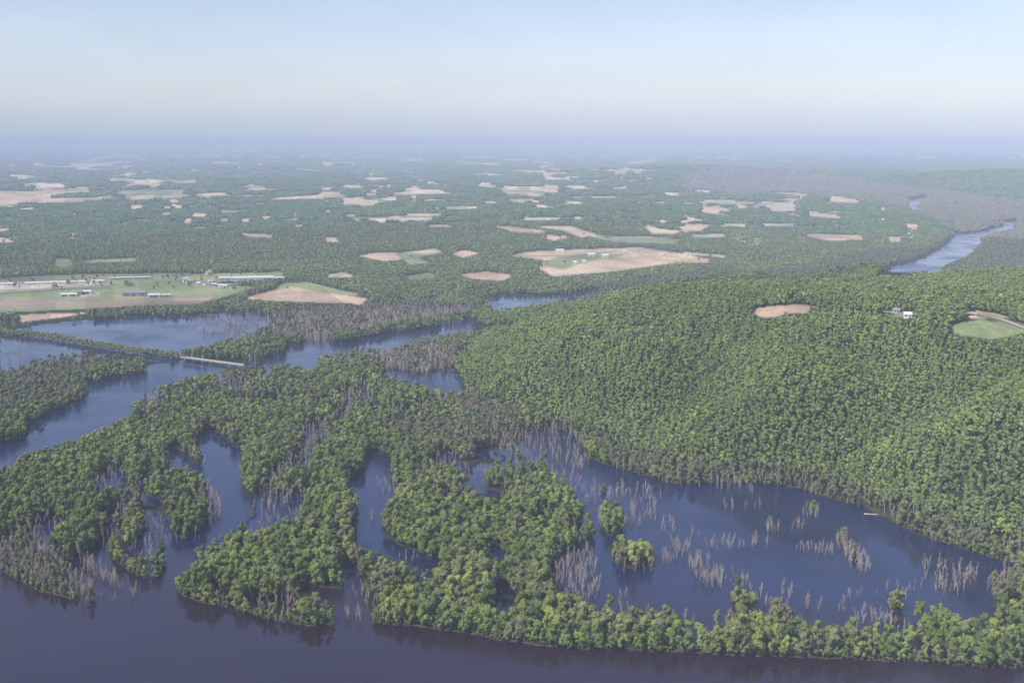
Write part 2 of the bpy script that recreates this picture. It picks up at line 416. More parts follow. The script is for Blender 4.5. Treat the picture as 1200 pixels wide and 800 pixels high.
def bark_material(name, attr_type='INSTANCER'):
    m, nt, out = mat(name)
    L = nt.links.new
    at = nt.nodes.new('ShaderNodeAttribute'); at.attribute_type = 'INSTANCER'; at.attribute_name = 'tint'
    tc = nt.nodes.new('ShaderNodeTexCoord'); no = nt.nodes.new('ShaderNodeTexNoise'); no.inputs['Scale'].default_value = .5
    L(tc.outputs['Object'], no.inputs['Vector'])
    mr = nt.nodes.new('ShaderNodeMapRange'); mr.inputs['To Min'].default_value = .6; mr.inputs['To Max'].default_value = 1.4
    L(no.outputs['Fac'], mr.inputs['Value'])
    mx = nt.nodes.new('ShaderNodeMix'); mx.data_type = 'RGBA'; mx.blend_type = 'MULTIPLY'; mx.inputs['Factor'].default_value = 1
    L(at.outputs['Color'], mx.inputs['A']); L(mr.outputs['Result'], mx.inputs['B'])
    d = nt.nodes.new('ShaderNodeBsdfDiffuse'); L(mx.outputs['Result'], d.inputs['Color']); L(d.outputs['BSDF'], out.inputs['Surface'])
    return m

M_leaf = leaf_material()
M_snag = bark_material('weathered_wood')
M_trunk = simple('bark', (.17, .14, .115), .9)

def ground_material():
    m, nt, out = mat('ground')
    L = nt.links.new
    at = nt.nodes.new('ShaderNodeAttribute'); at.attribute_name = 'col'
    ge = nt.nodes.new('ShaderNodeNewGeometry')
    def noise(sc, det, lo, hi):
        n = nt.nodes.new('ShaderNodeTexNoise'); n.inputs['Scale'].default_value = sc; n.inputs['Detail'].default_value = det
        L(ge.outputs['Position'], n.inputs['Vector'])
        r = nt.nodes.new('ShaderNodeMapRange'); r.inputs['From Min'].default_value = .25; r.inputs['From Max'].default_value = .75
        r.inputs['To Min'].default_value = lo; r.inputs['To Max'].default_value = hi
        L(n.outputs['Fac'], r.inputs['Value']); return r.outputs['Result']
    a = noise(.006, 5, .72, 1.28); b = noise(.09, 4, .75, 1.25)
    mm = nt.nodes.new('ShaderNodeMath'); mm.operation = 'MULTIPLY'; L(a, mm.inputs[0]); L(b, mm.inputs[1])
    mx = nt.nodes.new('ShaderNodeMix'); mx.data_type = 'RGBA'; mx.blend_type = 'MULTIPLY'; mx.inputs['Factor'].default_value = 1
    L(at.outputs['Color'], mx.inputs['A']); L(mm.outputs[0], mx.inputs['B'])
    d = nt.nodes.new('ShaderNodeBsdfDiffuse'); L(mx.outputs['Result'], d.inputs['Color']); L(d.outputs['BSDF'], out.inputs['Surface'])
    return m

def water_material():
    m, nt, out = mat('flood_water')
    L = nt.links.new
    b = nt.nodes.new('ShaderNodeBsdfPrincipled')
    
    b.inputs['Roughness'].default_value = .16
    b.inputs['IOR'].default_value = 1.62
    b.inputs['Specular Tint'].default_value = (.58, .76, 1, 1)
    ge = nt.nodes.new('ShaderNodeNewGeometry')
    mp = nt.nodes.new('ShaderNodeMapping'); mp.inputs['Scale'].default_value = (1, 1, 1); mp.inputs['Rotation'].default_value = (0, 0, R(25))
    L(ge.outputs['Position'], mp.inputs['Vector'])
    n1 = nt.nodes.new('ShaderNodeTexNoise'); n1.inputs['Scale'].default_value = .35; n1.inputs['Detail'].default_value = 4
    L(mp.outputs['Vector'], n1.inputs['Vector'])
    # gust patches: rougher and smoother areas
    g = nt.nodes.new('ShaderNodeTexNoise'); g.inputs['Scale'].default_value = .009; g.inputs['Detail'].default_value = 5; g.inputs['Distortion'].default_value = .8
    L(mp.outputs['Vector'], g.inputs['Vector'])
    gr = nt.nodes.new('ShaderNodeMapRange'); gr.inputs['From Min'].default_value = .35; gr.inputs['From Max'].default_value = .65
    gr.inputs['To Min'].default_value = .06; gr.inputs['To Max'].default_value = .30
    L(g.outputs['Fac'], gr.inputs['Value']); L(gr.outputs['Result'], b.inputs['Roughness'])
    # the main river carries silt, the backwaters behind its bank are clear and blue
    q0, q1 = unproject(0, 655), unproject(1200, 775)
    nx, ny = -(q1[1] - q0[1]), q1[0] - q0[0]; ln = math.hypot(nx, ny); nx, ny = nx / ln, ny / ln
    dt = nt.nodes.new('ShaderNodeVectorMath'); dt.operation = 'DOT_PRODUCT'; dt.inputs[1].default_value = (nx, ny, 0)
    L(ge.outputs['Position'], dt.inputs[0])
    sm = nt.nodes.new('ShaderNodeMapRange'); o_ = nx * q0[0] + ny * q0[1]
    sm.inputs['From Min'].default_value = o_ - 10; sm.inputs['From Max'].default_value = o_ + 90
    L(dt.outputs['Value'], sm.inputs['Value'])
    def pair(c0, c1):
        m = nt.nodes.new('ShaderNodeMix'); m.data_type = 'RGBA'; m.inputs['A'].default_value = c0; m.inputs['B'].default_value = c1
        L(g.outputs['Fac'], m.inputs['Factor']); return m.outputs['Result']
    cr = nt.nodes.new('ShaderNodeMix'); cr.data_type = 'RGBA'; L(sm.outputs['Result'], cr.inputs['Factor'])
    L(pair((.016, .007, .016, 1), (.026, .013, .026, 1)), cr.inputs['A']); L(pair((.007, .012, .055, 1), (.013, .021, .078, 1)), cr.inputs['B'])
    L(cr.outputs['Result'], b.inputs['Base Color'])
    bp = nt.nodes.new('ShaderNodeBump'); bp.inputs['Strength'].default_value = .16; bp.inputs['Distance'].default_value = .35
    L(n1.outputs['Fac'], bp.inputs['Height']); L(bp.outputs['Normal'], b.inputs['Normal'])
    L(b.outputs['BSDF'], out.inputs['Surface'])
    return m

# ------------------------------------------------------------------ ground and water sheets
def new_mesh_obj(name, co, faces_idx, nper, material, smooth=False):
    me = bpy.data.meshes.new(name)
    nv = len(co); nf = len(faces_idx) // nper
    me.vertices.add(nv); me.vertices.foreach_set('co', np.ascontiguousarray(co, np.float32).ravel())
    me.loops.add(nf * nper); me.loops.foreach_set('vertex_index', np.asarray(faces_idx, np.int32))
    me.polygons.add(nf)
    me.polygons.foreach_set('loop_start', np.arange(0, nf * nper, nper, dtype=np.int32))
    me.update(calc_edges=True); me.validate()
    if smooth: me.polygons.foreach_set('use_smooth', np.ones(nf, bool))
    if material: me.materials.append(material)
    o = bpy.data.objects.new(name, me)
    return o

dep = np.concatenate([np.arange(31, 4.0, -.045), np.arange(4.0, .5, -.03), np.arange(.5, .2, -.02)])
dist = H / np.tan(np.radians(dep))
ang = np.radians(np.arange(-35, 35.01, .052))
DD, AA = np.meshgrid(dist, ang, indexing='ij')
GX, GY = DD * np.sin(AA), DD * np.cos(AA)
GZ, GH = land_z(GX, GY)
U0, V0 = project(GX, GY, np.full_like(GX, .6))
wj = 1.6 * (fbm(GX / 18, GY / 18, 31, 3) - .5)
hT = 15.0
UT, VT = project(GX, GY, GZ + hT)
U1, V1 = project(GX, GY, GZ)
wat = samp(Wm, U0, V0 + wj)
# ground hidden behind a tree top that shows water is under water as well
shore = np.maximum(wat, np.where(DD < 2600, samp(Wm, UT, VT + wj), 0))
shore = np.where(GH > 6, 0, shore)
deadw = samp(Dd, U0, V0) * (1 - samp(Dg, U0, V0))
low = np.where((GH < 3) & (DD < 2500), 1, 0)
pk_ = pocket(GX, GY) * (GH < 2) * (DD < 2300) * (DD > 760)
under = np.maximum(sstep(.35, .62, shore), sstep(.25, .7, pk_))
Zg = GZ * (1 - under) + (-2.0) * under
# field and forest-floor colours
lt = lots(GX, GY); fm = samp(Fmb, U1, V1) * lt; fc = samp(Fcb, U1, V1) * lt[..., None]
mk = samp(Mm, U1, V1)
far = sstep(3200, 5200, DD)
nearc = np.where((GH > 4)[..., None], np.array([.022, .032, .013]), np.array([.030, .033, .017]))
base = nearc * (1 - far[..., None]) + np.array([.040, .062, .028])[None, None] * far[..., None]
marshc = np.array([.17, .135, .115])
pv = (.55 + .45 * fbm(GX / 300, GY / 300, 44, 3))
base = base * (1 - (mk * pv * (.35 + .65 * far))[..., None]) + marshc * (mk * pv * (.35 + .65 * far))[..., None]
edge = np.clip(1 - np.abs(shore - .5) * 2.2, 0, 1) * np.where(V0 > 690, .8, .25) * np.where(DD < 1500, 1, 0)
base = base * (1 - edge[..., None] * .8) + np.array([.20, .155, .115]) * edge[..., None] * .8
strip = np.floor((GX * .94 + GY * .34) / 62 + .35 * vnoise(GX / 400, GY / 400, 9)); strip2 = np.floor((GX * -.34 + GY * .94) / 240)
tone = .80 + .38 * _hash(strip, strip2, 3)
fc = fc * (tone * (.9 + .2 * fbm(GX / 60, GY / 60, 13, 3)))[..., None]
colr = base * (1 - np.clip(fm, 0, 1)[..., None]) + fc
nr, ncn = GX.shape
co = np.stack([GX, GY, Zg], -1).reshape(-1, 3)
I = np.arange(nr * ncn).reshape(nr, ncn)
quads = np.stack([I[:-1, :-1], I[:-1, 1:], I[1:, 1:], I[1:, :-1]], -1)[..., ::-1].reshape(-1)
ground = new_mesh_obj('ground', co, quads, 4, ground_material(), True)
ca = ground.data.color_attributes.new('col', 'FLOAT_COLOR', 'POINT')
ca.data.foreach_set('color', np.concatenate([colr.reshape(-1, 3), np.ones((nr * ncn, 1))], 1).astype(np.float32).ravel())
C.objects.link(ground); ground['kind'] = 'structure'

wv = []
for dd_ in (20, 9000):
    for a_ in np.radians(np.linspace(-62, 62, 24)): wv.append((dd_ * math.sin(a_), dd_ * math.cos(a_), 0))
wf = []
for i in range(23): wf += [i + 1, i, 24 + i, 24 + i + 1]
water = new_mesh_obj('water', np.array(wv), wf, 4, water_material())
C.objects.link(water); water['kind'] = 'structure'

# ------------------------------------------------------------------ tree shapes
def ico(sub):
    import bmesh
    bm = bmesh.new(); bmesh.ops.create_icosphere(bm, subdivisions=sub, radius=1.0)
    v = np.array([q.co[:] for q in bm.verts]); f = np.array([[q.index for q in g.verts] for g in bm.faces]); bm.free()
    return v, f
ICO1, ICO2 = ico(1), ico(2)

class Geo:
    def __init__(s): s.v = []; s.f = []; s.l = []; s.n = 0
    def add(s, v, f, leaf):
        s.v.append(v); s.f.append(f + s.n); s.n += len(v)
        s.l.append(np.full(len(v), leaf) if np.isscalar(leaf) else leaf)
    def tube(s, p0, p1, r0, r1, n=5):
        p0, p1 = np.array(p0, float), np.array(p1, float)
        ax = (p1 - p0) / (np.linalg.norm(p1 - p0) + 1e-9)
        t = np.array([1., 0, 0]) if abs(ax[0]) < .8 else np.array([0, 1., 0])
        u = np.cross(ax, t); u /= np.linalg.norm(u); w = np.cross(ax, u)
        a = np.arange(n) / n * 2 * np.pi
        ring = np.cos(a)[:, None] * u + np.sin(a)[:, None] * w
        v = np.concatenate([p0 + ring * r0, p1 + ring * r1])
        f = []
        for i in range(n):
            j = (i + 1) % n
            f += [[i, j, n + j], [i, n + j, n + i]]
        s.add(v, np.array(f), .5)
    def build(s, name, material):
        v = np.concatenate(s.v); f = np.concatenate(s.f)
        o = new_mesh_obj(name, v, f.ravel(), 3, material)
        a = o.data.attributes.new('leaf', 'FLOAT', 'POINT')
        a.data.foreach_set('value', np.concatenate(s.l).astype(np.float32))
        return o

def tufts(g, r, cen, rad, n, size):
    """leaf clumps over one bough: small bent three-cornered sprays on its outside"""
    d = r.normal(size=(n, 3)); d[:, 2] = d[:, 2] * .8 + .25
    d /= np.linalg.norm(d, axis=1)[:, None]
    p = cen + d * rad * r.uniform(.82, 1.12, (n, 1))
    nrm = d + r.normal(size=(n, 3)) * .45; nrm /= np.linalg.norm(nrm, axis=1)[:, None]
    t = np.cross(nrm, r.normal(size=(n, 3))); t /= np.linalg.norm(t, axis=1)[:, None]
    b = np.cross(nrm, t)
    sz = size * r.uniform(.65, 1.3, (n, 1))
    q = [p + t * sz + b * sz * .25 - nrm * sz * .25, p - t * sz * .3 + b * sz - nrm * sz * .2, p - t * sz + -b * sz * .3 - nrm * sz * .25, p + t * sz * .25 - b * sz - nrm * sz * .3, p + nrm * sz * .25]
    v = np.stack(q, 1).reshape(-1, 3)
    k = np.arange(n)[:, None] * 5
    f = np.concatenate([k + np.array([[4, 0, 1]]), k + np.array([[4, 1, 2]]), k + np.array([[4, 2, 3]]), k + np.array([[4, 3, 0]])], 0)
    lf = np.repeat(np.clip(r.normal(.5, .24, n), 0, 1), 5)
    g.add(v, f, lf)

def crown_geo(seed, h, w, lobes, per, size, low=.2, core=True):
    r = np.random.default_rng(seed)
    g = Geo()
    L = []
    for k in range(lobes):
        t = (k + .5) / lobes
        zz = low + (1 - low) * (.12 + .76 * ((k * .618 + r.uniform(0, .25)) % 1.0))
        prof = math.sin(math.pi * min(.96, max(.08, (zz - low) / (1 - low) * .72 + .22))) ** .6
        a = k * 2.4 + r.uniform(-.5, .5)
        rr = w * .5 * prof * r.uniform(.25, .78)
        rad = w * (r.uniform(.15, .25) if lobes < 15 else r.uniform(.10, .21))
        L.append((np.array([math.cos(a) * rr, math.sin(a) * rr, zz * h]), np.array([rad, rad, rad * r.uniform(.75, 1.05)])))
    L.append((np.array([0, 0, h * .86]), np.array([w * .22, w * .22, h * .12])))
    for c, rad in L:
        tufts(g, r, c, rad, per, size)
        if core:
            v, f = ICO1
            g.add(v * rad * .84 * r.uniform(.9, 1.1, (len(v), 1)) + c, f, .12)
    return g

def trunk_geo(seed, h, low, lean=0.0):
    r = np.random.default_rng(seed); g = Geo()
    top = np.array([r.uniform(-.6, .6), r.uniform(-.6, .6), h * .55])
    g.tube((0, 0, -2.5), top * [.4, .4, .45], .42, .33, 6); g.tube(top * [.4, .4, .45], top, .33, .2, 6)
    for k in range(5):
        a = k * 1.3 + r.uniform(0, 1); s = top * r.uniform(.45, .95)
        e = s + np.array([math.cos(a) * r.uniform(2, 4), math.sin(a) * r.uniform(2, 4), r.uniform(2.5, 5)])
        g.tube(s, e, .17, .07, 4)
    return g

def snag_geo(seed, h, full=True, nb=12, fat=1.0):
    """bare drowned tree: leaning stem and steep broken limbs; returns stem and limbs"""
    r = np.random.default_rng(seed); st = Geo(); br = Geo()
    lean = r.normal(size=2) * .09 * h
    p = [np.array([0, 0, -2.5]), np.array([lean[0] * .3, lean[1] * .3, h * .4]), np.array([lean[0] + r.uniform(-.5, .5), lean[1], h * .74]), np.array([lean[0] * 1.2, lean[1] * 1.3, h])]
    rad = [.27 * fat, .22 * fat, .15 * fat, .05 * fat]
    for i in range(3): st.tube(p[i], p[i + 1], rad[i], rad[i + 1], 5 if full else 4)
    for k in range(nb):
        t = r.uniform(.25, .92)
        s = p[1] * 0
        i = 0 if t < .4 else (1 if t < .74 else 2)
        lo = [0, .4, .74][i]; hi = [.4, .74, 1.][i]
        s = p[i] + (p[i + 1] - p[i]) * ((t - lo) / (hi - lo) if i else (t * h + 2.5) / (h * .4 + 2.5))
        a = r.uniform(0, 6.28); ln = h * r.uniform(.14, .34) * (1.15 - t * .5)
        e = s + np.array([math.cos(a) * ln * .42, math.sin(a) * ln * .42, ln * .9])
        br.tube(s, e, .12 * fat, .045 * fat, 3)
        for q in range(2 if full else 1):
            s2 = s + (e - s) * r.uniform(.35, .8); a2 = a + r.uniform(-1.3, 1.3)
            br.tube(s2, s2 + np.array([math.cos(a2) * ln * .26, math.sin(a2) * ln * .26, ln * .45]), .075 * fat, .03 * fat, 3)
    return st, br

def proto_coll(name): return bpy.data.collections.new(name)

def merged(gs):
    g = Geo()
    for q in gs:
        for v, f, l in zip(q.v, q.f, q.l): g.add(v, f - f.min(), l)
    return g

# individual shapes (meshes shared by the copies)
NEAR_SPEC = [(18, 13, 20, 48), (20, 13.5, 23, 46), (16, 11, 17, 48), (19, 10.5, 20, 46), (15, 13, 19, 48), (21, 12, 23, 46)]
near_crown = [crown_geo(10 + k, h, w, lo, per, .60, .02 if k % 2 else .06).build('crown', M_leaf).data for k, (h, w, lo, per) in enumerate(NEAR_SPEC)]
near_trunk = [trunk_geo(30 + k, s[0], .2).build('trunk', M_trunk).data for k, s in enumerate(NEAR_SPEC)]
SNAG_H = [15, 17, 13, 11, 16, 9]
snag_stem, snag_limb = [], []
for k, h in enumerate(SNAG_H):
    a, b = snag_geo(60 + k, h, True, 22 if k < 5 else 12, 1.0)
    snag_stem.append(a.build('trunk', M_snag).data); snag_limb.append(b.build('crown', M_snag).data)

def fill_coll(name, objs):
    c = proto_coll(name)
    for k, o in enumerate(objs):
        o.name = 'sample_%s_%02d' % (name, k); c.objects.link(o)
    return c
K_near = fill_coll('near', [bpy.data.objects.new('t', m) for m in near_crown])
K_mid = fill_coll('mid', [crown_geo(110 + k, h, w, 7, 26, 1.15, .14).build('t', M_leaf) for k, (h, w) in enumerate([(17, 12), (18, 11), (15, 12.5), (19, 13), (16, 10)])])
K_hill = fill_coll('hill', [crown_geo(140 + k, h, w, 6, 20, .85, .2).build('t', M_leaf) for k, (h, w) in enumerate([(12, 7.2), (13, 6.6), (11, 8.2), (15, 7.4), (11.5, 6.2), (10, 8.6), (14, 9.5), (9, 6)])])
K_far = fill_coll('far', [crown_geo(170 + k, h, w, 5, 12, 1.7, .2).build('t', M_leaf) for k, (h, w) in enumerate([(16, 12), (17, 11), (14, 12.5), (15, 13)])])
def both(k, h, full, nb, fat):
    a, b = snag_geo(k, h, full, nb, fat); return merged([a, b]).build('t', M_snag)
K_snag = fill_coll('snag', [both(200 + k, h, True, 18, 1.05) for k, h in enumerate([15, 13, 17, 11, 14, 9])])
K_snagfar = fill_coll('snagfar', [both(230 + k, h, False, 16, 1.7) for k, h in enumerate([13, 12, 15, 11])])

def clump_geo(seed, rad, n, size):
    r = np.random.default_rng(seed); g = Geo(); v, f = ICO1
    for k in range(n):
        a = r.uniform(0, 6.28); q = rad * math.sqrt(r.random())
        s = size * r.uniform(.7, 1.25)
        c = np.array([math.cos(a) * q, math.sin(a) * q, s * r.uniform(.75, 1.35)])
        vv = v * np.array([s, s, s * .95]) * r.uniform(.8, 1.2, (len(v), 1)) + c
        g.add(vv, f, np.clip(r.normal(.5, .25), 0, 1))
    return g
K_clump = fill_coll('clump', [clump_geo(300 + k, 17, 15, 5.6).build('t', M_leaf) for k in range(6)])

# ------------------------------------------------------------------ masses of trees nobody could count
def scatter(name, xyz, vi, rot, scl, tint, coll):
    n = len(xyz)
    me = bpy.data.meshes.new(name); me.vertices.add(n)
    me.vertices.foreach_set('co', xyz.astype(np.float32).ravel())
    def attr(nm, ty, key, val):
        a = me.attributes.new(nm, ty, 'POINT'); a.data.foreach_set(key, val)
    attr('vi', 'INT', 'value', vi.astype(np.int32))
    attr('rt', 'FLOAT_VECTOR', 'vector', np.stack([np.zeros(n), np.zeros(n), rot], 1).astype(np.float32).ravel())
    attr('sc', 'FLOAT_VECTOR', 'vector', scl.astype(np.float32).ravel())
    attr('tint', 'FLOAT_COLOR', 'color', np.concatenate([tint, np.ones((n, 1))], 1).astype(np.float32).ravel())
    o = bpy.data.objects.new(name, me); C.objects.link(o); o['kind'] = 'stuff'
    ng = bpy.data.node_groups.new(name, 'GeometryNodeTree')
    ng.interface.new_socket('Geometry', in_out='INPUT', socket_type='NodeSocketGeometry')
    ng.interface.new_socket('Geometry', in_out='OUTPUT', socket_type='NodeSocketGeometry')
    N = ng.nodes.new; L = ng.links.new
    gi, go = N('NodeGroupInput'), N('NodeGroupOutput')
    ip = N('GeometryNodeInstanceOnPoints'); ci = N('GeometryNodeCollectionInfo')
    ci.inputs['Collection'].default_value = coll
    ci.inputs['Separate Children'].default_value = True; ci.inputs['Reset Children'].default_value = True
    def na(nm, ty):
        q = N('GeometryNodeInputNamedAttribute'); q.data_type = ty; q.inputs['Name'].default_value = nm; return q.outputs['Attribute']
    L(gi.outputs[0], ip.inputs['Points']); L(ci.outputs[0], ip.inputs['Instance'])
    ip.inputs['Pick Instance'].default_value = True
    L(na('vi', 'INT'), ip.inputs['Instance Index']); L(na('rt', 'FLOAT_VECTOR'), ip.inputs['Rotation']); L(na('sc', 'FLOAT_VECTOR'), ip.inputs['Scale'])
    L(ip.outputs[0], go.inputs[0])
    md = o.modifiers.new('scatter', 'NODES'); md.node_group = ng
    return o

def grid(d0, d1, s, amax=33):
    a = R(amax)
    X, Y = np.meshgrid(np.arange(-d1 * math.sin(a), d1 * math.sin(a), s), np.arange(d0 * math.cos(a), d1, s))
    X = X + rng.uniform(-.46, .46, X.shape) * s; Y = Y + rng.uniform(-.46, .46, Y.shape) * s
    X, Y = X.ravel(), Y.ravel(); d = np.hypot(X, Y)
    m = (d >= d0) & (d < d1) & (np.abs(np.arctan2(X, Y)) < a)
    return X[m], Y[m]

def wsamp(x, y, z):
    u, v = project(x, y, z)
    j = 1.6 * (fbm(x / 18, y / 18, 31, 3) - .5)
    return samp(Wm, u, v + j), u, v

def nearest(img, u, v):
    return img[np.clip(v.astype(int), 0, IH - 1), np.clip(u.astype(int), 0, IW - 1)]

G_FLOOD = np.array([[.085, .120, .038], [.105, .138, .042], [.068, .100, .038], [.122, .152, .048], [.096, .115, .055]])
G_HILL = np.array([[.088, .128, .040], [.106, .146, .042], [.070, .108, .042], [.128, .164, .044], [.090, .122, .056]])
def mixtint(pal, x, y, sc, s):
    n = fbm(x / sc, y / sc, s, 3)
    k = np.clip(((n - .28) / .44) * len(pal) + rng.normal(0, .8, len(x)), 0, len(pal) - 1).astype(int)
    return pal[k] * np.array([2.26, 2.12, 1.86]) * rng.uniform(.72, 1.26, (len(x), 1)) * (.72 + .56 * fbm(x / 38, y / 38, s + 5, 3))[:, None]
def deadtint(n):
    b = np.array([.56, .47, .40]) * rng.uniform(.72, 1.2, (n, 1))
    return b * (1 + rng.normal(0, .04, (n, 3)))

near_green, near_dead = [], []     # rows: x y z kind-index rot sx sz r g b px py
stuff_sets = {}
def put(name, coll, x, y, z, nvar, sxy, sz, tint):
    n = len(x)
    if not n: return
    stuff_sets.setdefault(name, []).append((coll, np.stack([x, y, z], 1), rng.integers(0, nvar, n), rng.uniform(0, 6.28, n), np.stack([sxy, sxy, sz], 1), tint))

SPLIT = 1060.0
def woods(d0, d1, s):
    x, y = grid(d0, d1, s)
    z, zh = land_z(x, y)
    d = np.hypot(x, y)
    sz = rng.uniform(.62, 1.12, len(x)); hill_ = zh > 5
    sz = np.where(d > 2300, sz * .8, sz); hh = 17 * sz
    hh = np.where(hill_, 12.5 * sz, hh)
    w0, u, v = wsamp(x, y, z); w1, u1, v1 = wsamp(x, y, z + hh * .55); w2, u2, v2 = wsamp(x, y, z + hh * .88)
    du = 4.6 * sz * F / np.hypot(d, H)
    wet = np.maximum(np.maximum(w0, w1), w2)
    wet = np.maximum(wet, np.maximum(samp(Wm, u1 - du, v1), samp(Wm, u1 + du, v1)) * .9)
    wet = np.where(zh > 6, w2, wet)
    dz, dg = nearest(Dd, u, v), nearest(Dg, u, v)
    fld = np.maximum(samp(Fmb, u, v), np.maximum(samp(Fmb, u1, v1), samp(Fmb, u2, v2)))
    ok = (v < 860) & (fld < .4) & (u > -260) & (u < 1460)
    # strays in the fields: hedgerow and yard trees
    ok |= (fld >= .4) & (rng.random(len(x)) < np.where((u < 290) & (v > 322) & (v < 340), .03, .004)) & (d > 2300) & (d < 4300) & (v < 340)
    r = rng.random(len(x))
    thin = fbm(x / 70, y / 70, 61, 3)
    patch = pocket(x, y)
    inz = (dz > 0) & (zh < 16)
    isdead = inz & (rng.random(len(x)) > dg)
    # random drowned patches all over the flats
    flat = ~hill_ & (d < 2700)
    rd = flat & ~inz & (rng.random(len(x)) < sstep(.1, .5, patch) * .97 + .085)
    isdead = isdead | rd
    ok &= ~hill_ | (rng.random(len(x)) < .95)
    sz = np.where(inz & ~isdead & (((zh < 1.5) & (w0 > .3)) | ((v > 600) & (u < 135))), sz * .6, sz)
    ok &= ~(rd & (patch > .3) & (rng.random(len(x)) < .62))
    ok &= (nearest(NOGO, u, v) < .5) & (nearest(NOGO, u2, v2) < .5)
    keep = ok & np.where(inz, (r < dz) & (isdead | (np.maximum(w1, w2) < .9) | (w0 < 1)), (wet < .5) & (r < np.where(flat, np.where(thin < .3, .35, .97), 1)))
    # trees on wet ground need the water's edge
    keep &= ~((w0 > .5) & ~inz & (zh < 6))
    keep &= ~((nearest(Dw, u, v) < .5) & (wet > .5) & inz)
    return [q[keep] for q in (x, y, z, zh, d, sz, isdead, hill_, u, v)]

def take(x, y, z, zh, d, sz, isdead, hill_, u, v):
    n = len(x)
    tg = np.where(hill_[:, None], (lambda t: t * .62 + t.mean(0) * .38)(mixtint(G_HILL, x, y, 150, 81) * (.74 + .46 * fbm(x / 330, y / 330, 29, 2))[:, None]), mixtint(G_FLOOD, x, y, 60, 82))
    mk = samp(Mm, u, v)[:, None] * .55
    zb = ((nearest(Dd, u, v) > 0) & (zh < 14))[:, None] * .55
    pale = ((rng.random(n) < .11) & ~hill_)[:, None] * .6
    tg = tg * (1 - pale) + np.array([.27, .25, .17]) * pale
    tg = tg * (1 - zb) + np.array([.19, .185, .115]) * zb
    tg = tg * (1 - mk) + np.array([.15, .13, .10]) * mk
    for m, dead in ((~isdead, 0), (isdead, 1)):
        if dead:
            tint = deadtint(n)
            nr = m & (d < SPLIT) & (u > 2) & (u < 1198) & (v < 799)
            for i in np.nonzero(nr)[0]: near_dead.append((x[i], y[i], 0 if z[i] < 2 else z[i], d[i], sz[i] * rng.uniform(.5, .95), *tint[i], u[i], v[i]))
            a = m & ~nr & (d < 1500); b = m & ~nr & (d >= 1500)
            put('drowned_timber', K_snag, x[a], y[a], z[a], 6, sz[a], sz[a] * rng.uniform(.6, 1., a.sum()), tint[a])
            put('drowned_timber_far', K_snagfar, x[b], y[b], z[b], 4, sz[b] * 1.15, sz[b] * .95, tint[b])
        else:
            nr = m & (d < SPLIT) & ~hill_ & (u > 2) & (u < 1198) & (v < 799)
            for i in np.nonzero(nr)[0]: near_green.append((x[i], y[i], z[i], d[i], sz[i], *tg[i], u[i], v[i]))
            w = 1.0
            a = m & ~nr & (d < 1250) & ~hill_; b = m & ~nr & (d >= 1250) & (d < 2300) & ~hill_; e = m & (d >= 2300) & ~hill_; h = m & hill_
            put('floodplain_woods', K_near, x[a], y[a], z[a], 6, sz[a] * .80, sz[a], tg[a])
            put('floodplain_woods_beyond', K_mid, x[b], y[b], z[b], 5, sz[b] * .8, sz[b] * .96, tg[b])
            put('far_woods', K_far, x[e], y[e], z[e], 4, sz[e] * 1.05, sz[e], tg[e])
            nh = int(h.sum()); emerg = np.where(rng.random(nh) < .07, 1.35, 1.0)
            put('hillside_woods', K_hill, x[h] + rng.normal(0, 1.2, nh), y[h] + rng.normal(0, 1.2, nh), z[h] - 1, 8, sz[h] * rng.uniform(.58, 1.2, nh) * emerg, sz[h] * emerg, tg[h])

def timber(d0, d1, s):
    # the drowned belts are thickets: a second, closer crop of bare stems there
    q = woods(d0, d1, s)
    dz = nearest(Dd, q[8], q[9]); m = (dz > 0) & (q[3] < 14) & q[6] & (rng.random(len(dz)) < .25 + .5 * dz)
    return [a[m] for a in q]
def part_of(q, on_hill):
    m = q[7] == on_hill
    return [a[m] for a in q]
take(*part_of(woods(620, 1060, 5.8), False))
take(*part_of(woods(620, 1060, 4.1), True))
take(*timber(620, 1060, 3.6))
take(*timber(1060, 1500, 5.4))
take(*part_of(woods(1060, 1500, 5.7), False))
take(*part_of(woods(1500, 2300, 6.5), False))
take(*part_of(woods(1060, 2300, 4.05), True))
take(*woods(2300, 3300, 8.6))
take(*woods(3300, 4300, 10.5))

def clumps(d0, d1, s, k):
    x, y = grid(d0, d1, s)
    z, zh = land_z(x, y)
    w0, u, v = wsamp(x, y, z); w1, u1, v1 = wsamp(x, y, z + 11 * min(k, 1.4))
    f0, f1 = samp(Fmb, u, v) * lots(x, y), samp(Fmb, u1, v1) * lots(x, y)
    keep = (np.maximum(w0, w1) < .4) & (np.maximum(f0, f1) < .42) & (u > -200) & (u < 1400)
    x, y, z, u, v = [q[keep] for q in (x, y, z, u, v)]
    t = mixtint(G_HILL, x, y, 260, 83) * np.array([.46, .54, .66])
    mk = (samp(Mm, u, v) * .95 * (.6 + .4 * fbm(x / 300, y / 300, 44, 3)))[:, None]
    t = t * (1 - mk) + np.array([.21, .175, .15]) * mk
    q = rng.uniform(.8, 1.15, len(x)) * k
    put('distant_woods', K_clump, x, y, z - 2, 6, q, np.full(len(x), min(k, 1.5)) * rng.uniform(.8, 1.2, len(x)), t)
clumps(4300, 6500, 23, 1.0)
clumps(6500, 10000, 37, 1.6)
clumps(10000, 19000, 78, 3.2)

